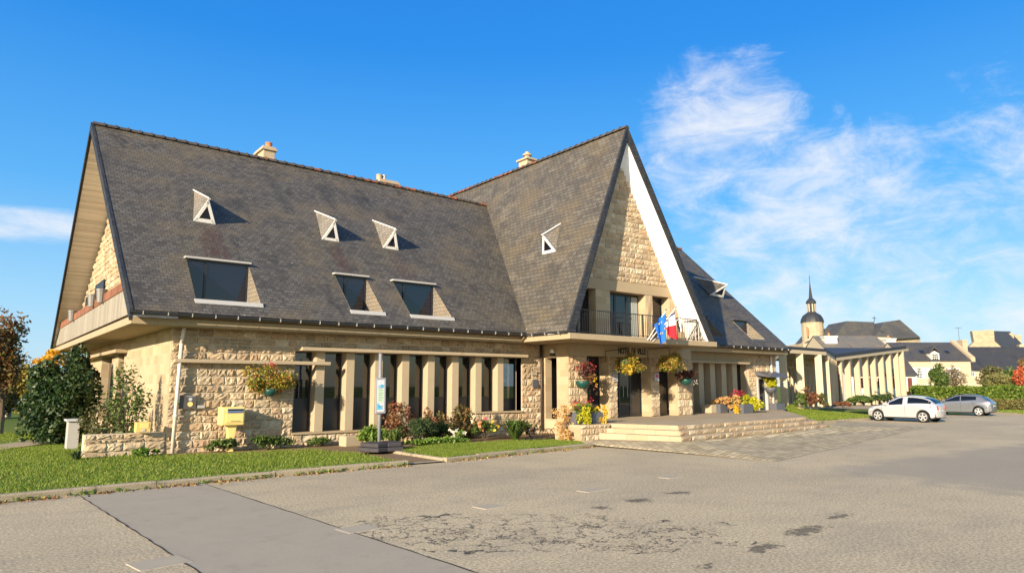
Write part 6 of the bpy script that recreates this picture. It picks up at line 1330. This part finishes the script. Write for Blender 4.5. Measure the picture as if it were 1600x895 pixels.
profile_block(hF, 'chimney', [(1570, 521), (1584, 520), (1585, 540), (1572, 540)], 150, 2, M['church_stone']); profile_block(hF, 'gable_wall', [(1556, 523), (1570, 521), (1586, 540), (1590, 590), (1556, 590)], 151, 3, M['far_slate'])
profile_block(hF, 'chimney', [(1585, 523), (1595, 522.5), (1597, 545), (1586, 545)], 154, 2, M['church_stone']); profile_block(hF, 'end_wall', [(1593, 538), (1604, 536), (1604, 590), (1593, 590)], 146, 2, M['cream_wall'])
gw = AT(1446, 618, 92); t_ = thing('garden_wall', (gw[0], gw[1], 0), 'white garden wall below the cream house', 'wall'); profile_block(t_, 'wall', [(1432, 601), (1456, 600), (1456, 630), (1432, 630)], 92, .5, M['white_wall'])
gs_ = thing('garden_shed', AT(1432, 618, 86)*np.array((1, 1, 0)), 'low shed with a terracotta tile roof before the white garden wall', 'shed'); profile_block(gs_, 'roof', [(1414, 616.5), (1418, 611.5), (1440, 611), (1447, 616)], 86, 2.5, M['terra_pot']); profile_block(gs_, 'wall', [(1416, 616.5), (1446, 616.5), (1446, 640), (1416, 640)], 86.4, 1.6, M['pale'])
# the church
ch = thing('church', AT(1310, 540, 175)*np.array((1, 1, 0)), 'old church with a domed slender spired tower and grey slate roofs', 'church'); D = 176
def at_r(px0, px1, d): return (px1-px0)/FPX*d/2*(1/1.0)
tcx = AT(1270, 520, D); zz = lambda py: AT(1270, py, D)[2]
def ring(prof, n=8, mat=None, nm='', rot=0.39):
    mb = MB(); vs = []; fs = []
    for r, py in prof:
        for k in range(n): g = 2*math.pi*k/n+rot; vs.append((tcx[0]+r*math.cos(g), tcx[1]+r*math.sin(g), zz(py)))
    for i in range(len(prof)-1):
        for k in range(n): fs.append((i*n+k, i*n+(k+1) % n, (i+1)*n+(k+1) % n, (i+1)*n+k))
    fs.append(tuple(range((len(prof)-1)*n, len(prof)*n))); mb.add(vs, fs); return mb.build(nm, mat, ch)
pxm = D/FPX*1.03
ring([(18*pxm, 600), (18*pxm, 536), (15.6*pxm, 534), (15.6*pxm, 505), (16.2*pxm, 505), (16.2*pxm, 503)], 16, M['church_stone'], 'tower')
ring([(16.8*pxm, 504), (16.4*pxm, 500.5), (15.2*pxm, 497), (13*pxm, 493), (9*pxm, 490), (6.6*pxm, 488.5)], 16, M['church_dome'] if 'church_dome' in M else M.setdefault('church_dome', plain('dome_slate', (.028, .03, .034), .5, .4, var=.2)), 'dome')
ln = ring([(6.2*pxm, 489), (6.0*pxm, 473), (6.2*pxm, 473)], 8, M['church_dome'], 'lantern')
for k in range(8):
    g = 2*math.pi*k/8; c_ = tcx[:2]+np.array((math.cos(g), math.sin(g)))*5.85*pxm; mb = MB(); mb.obox(c_, (-math.sin(g), math.cos(g)), (math.cos(g), math.sin(g)), .85*pxm, .12, zz(487.5), zz(475)); o = mb.build('lantern_opening', M['cream_wall'], ln)
ring([(7.6*pxm, 474), (7.2*pxm, 471.5), (5.5*pxm, 468.8), (2.8*pxm, 466), (2.5*pxm, 464), (1.2*pxm, 450), (.35*pxm, 440)], 8, M['church_dome'], 'spire')
mb = MB(); mb.tube([(tcx[0], tcx[1], zz(441)), (tcx[0], tcx[1], zz(430.5))], .07, 6); mb.build('spire_rod', M['iron'], ch)
mb = MB(); p_ = AT(1262, 524, D-2.75); mb.obox((p_[0], p_[1]), (RT[0], RT[1]), (FH[0], FH[1]), .22, .05, zz(527), zz(512)); mb.build('tower_slit', M['terra_pot'], ch)
def roofed(nm, quad, tail, mat, d0): 
    P = [AT(x, y, d) for x, y, d in quad]; mb = MB(); mb.prism(P, tail); return mb.build(nm, mat, ch)
def solid(nm, tri, mat):   # closed roof block from photograph outline points with their own distances
    P = [AT(*q) for q in tri]; mb = MB(); mb.face(P); back = [p+np.array((FH[0]*10, FH[1]*10, 0)) for p in P]; n = len(P)
    mb.add(P+back, [(i, (i+1) % n, n+(i+1) % n, n+i) for i in range(n)]+[tuple(range(n, 2*n))[::-1]]); return mb.build(nm, mat, ch)
solid('nave_roof', [(1265, 537, 170), (1284, 514, 177), (1315, 510, 178), (1315, 537, 170)], M['church_slate'])
solid('transept_roof', [(1302, 529, 167), (1323, 501.5, 173), (1366, 503, 174), (1366, 529, 167)], M['church_slate']); solid('choir_roof', [(1366, 529, 165), (1381, 503, 170), (1406, 499.5, 171), (1438.5, 527.5, 165), (1400, 529.5, 162)], M['church_slate'])
solid('nave_wall', [(1255, 536, 171.2), (1320, 536, 171.2), (1320, 600, 171.2), (1255, 600, 171.2)], M['church_stone']); solid('choir_wall', [(1370, 528.5, 166), (1398, 527.5, 163), (1438, 526.5, 166), (1438, 600, 166), (1398, 600, 163), (1370, 600, 166)], M['church_stone'])
mb = MB(); a_ = AT(1366, 503, 173); b_ = AT(1366, 494, 173); mb.tube([a_, b_], .09, 5); c_ = (a_+b_*2)/3; mb.tube([c_-RT*.5, c_+RT*.5], .07, 5); mb.build('roof_cross', M['iron'], ch)
mb = MB(); p_ = AT(1405.5, 541, 162.6); mb.obox((p_[0], p_[1]), (RT[0], RT[1]), (FH[0], FH[1]), .22, .3, p_[2]-.9, p_[2]+.9); mb.build('choir_window', M['dark'], ch)
# small things at the left edge
bn = thing('garden_bench', AT(22, 675, 46)*np.array((1, 1, 0)), 'small wooden bench on the lawn at the far left', 'bench'); c_ = AT(22, 668, 46)
mb = MB(); mb.obox((c_[0], c_[1]), RT[:2], FH[:2], .75, .22, .46, .54); mb.build('seat', M['panel'], bn)
for s_ in (-.5, .5): q = c_+RT*s_; mb = MB(); mb.obox((q[0], q[1]), RT[:2], FH[:2], .10, .18, 0, .46); mb.build('leg', M['pale'], bn)
q = AT(1, 690, 30); t_ = thing('dark_post', (q[0], q[1], 0), 'dark post at the left edge of the lawn', 'post'); mb = MB(); mb.box((q[0]-.06, q[1]-.06, 0), (q[0]+.06, q[1]+.06, AT(1, 650, 30)[2])); mb.build('post', M['iron'], t_)
gh = thing('stone_outbuilding', AT(47, 640, 66)*np.array((1, 1, 0)), 'pale stone gable of an outbuilding behind the ivy bush', 'house'); P = [AT(x, y, 66) for x, y in ((37, 690), (37, 618), (46, 604), (60, 604), (75, 622), (75, 690))]; mb = MB(); mb.prism(P, np.array((FH[0], FH[1], 0))*6); mb.build('wall', M['church_stone'], gh)
# ------------------------------------------------------------------ weeds and fallen leaves along the kerb
M['litter'] = L_('fallen_leaves', [(0, (.12, .06, .025)), (.5, (.26, .15, .06)), (1, (.40, .26, .10))], .1)
def along(pts, n, off, spread):
    pts = [np.array(p, float) for p in pts]; seg = [np.linalg.norm(b-a) for a, b in zip(pts[:-1], pts[1:])]; tot = sum(seg); out = []
    dens = rng.uniform(0, 1, 60)
    while len(out) < n:
        f = rng.uniform(0, tot)
        if rng.uniform() > dens[int(f/tot*59)]**1.5: continue
        for a, b, L in zip(pts[:-1], pts[1:], seg):
            if f <= L: d = (b-a)/L; nn_ = np.array((-d[1], d[0])); out.append(a+d*f+nn_*(off+rng.exponential(spread)*(-1))); break
            f -= L
    return np.array(out)
KL = [(-9, 15.2), (0.6, 15.5), (4.5, 15.95), (9.2, 16.15)]; KR = [(10.4, 16.2), (14, 16.75), (16.9, 17.15)]
q = np.vstack([along(KL, 1500, -.01, .09), along(KR, 450, -.01, .08)]); P = np.column_stack([q, rng.uniform(.006, .03, len(q))])
o = foliage('fallen_leaves', P, .055, M['litter'], None, .7); tag(o, 'brown fallen leaves gathered along the foot of the kerb', 'fallen leaves', None, 'stuff')
q = np.vstack([along(KL, 700, -.01, .03), along(KR, 160, -.01, .03)]); P = np.column_stack([q, rng.uniform(.01, .07, len(q))])
o = foliage('kerb_weeds', P, .07, M['green'], None, .35, 1.2); tag(o, 'small green weeds growing in the kerb joint', 'weeds', None, 'stuff')
# far wood on the horizon, left and right of the town hall
parts_ = []
for (xa, ya, xb, yb, h, n) in ((-120, 60, 2, 95, 6.5, 16000), (70, 5, 150, -60, 6.0, 9000)):
    u = rng.uniform(0, 1, n); hh_ = h*(.55+.25*np.sin(u*37)+.2*np.sin(u*91+1)); parts_.append(np.column_stack([xa+(xb-xa)*u+rng.normal(size=n)*1.6, ya+(yb-ya)*u+rng.normal(size=n)*1.6, hh_*rng.uniform(0, 1, n)**.6]))
o = foliage('far_wood', np.vstack(parts_), .75, M['olive'], None, .75); tag(o, 'distant belt of olive green and brown trees along the horizon', 'far trees', None, 'stuff')
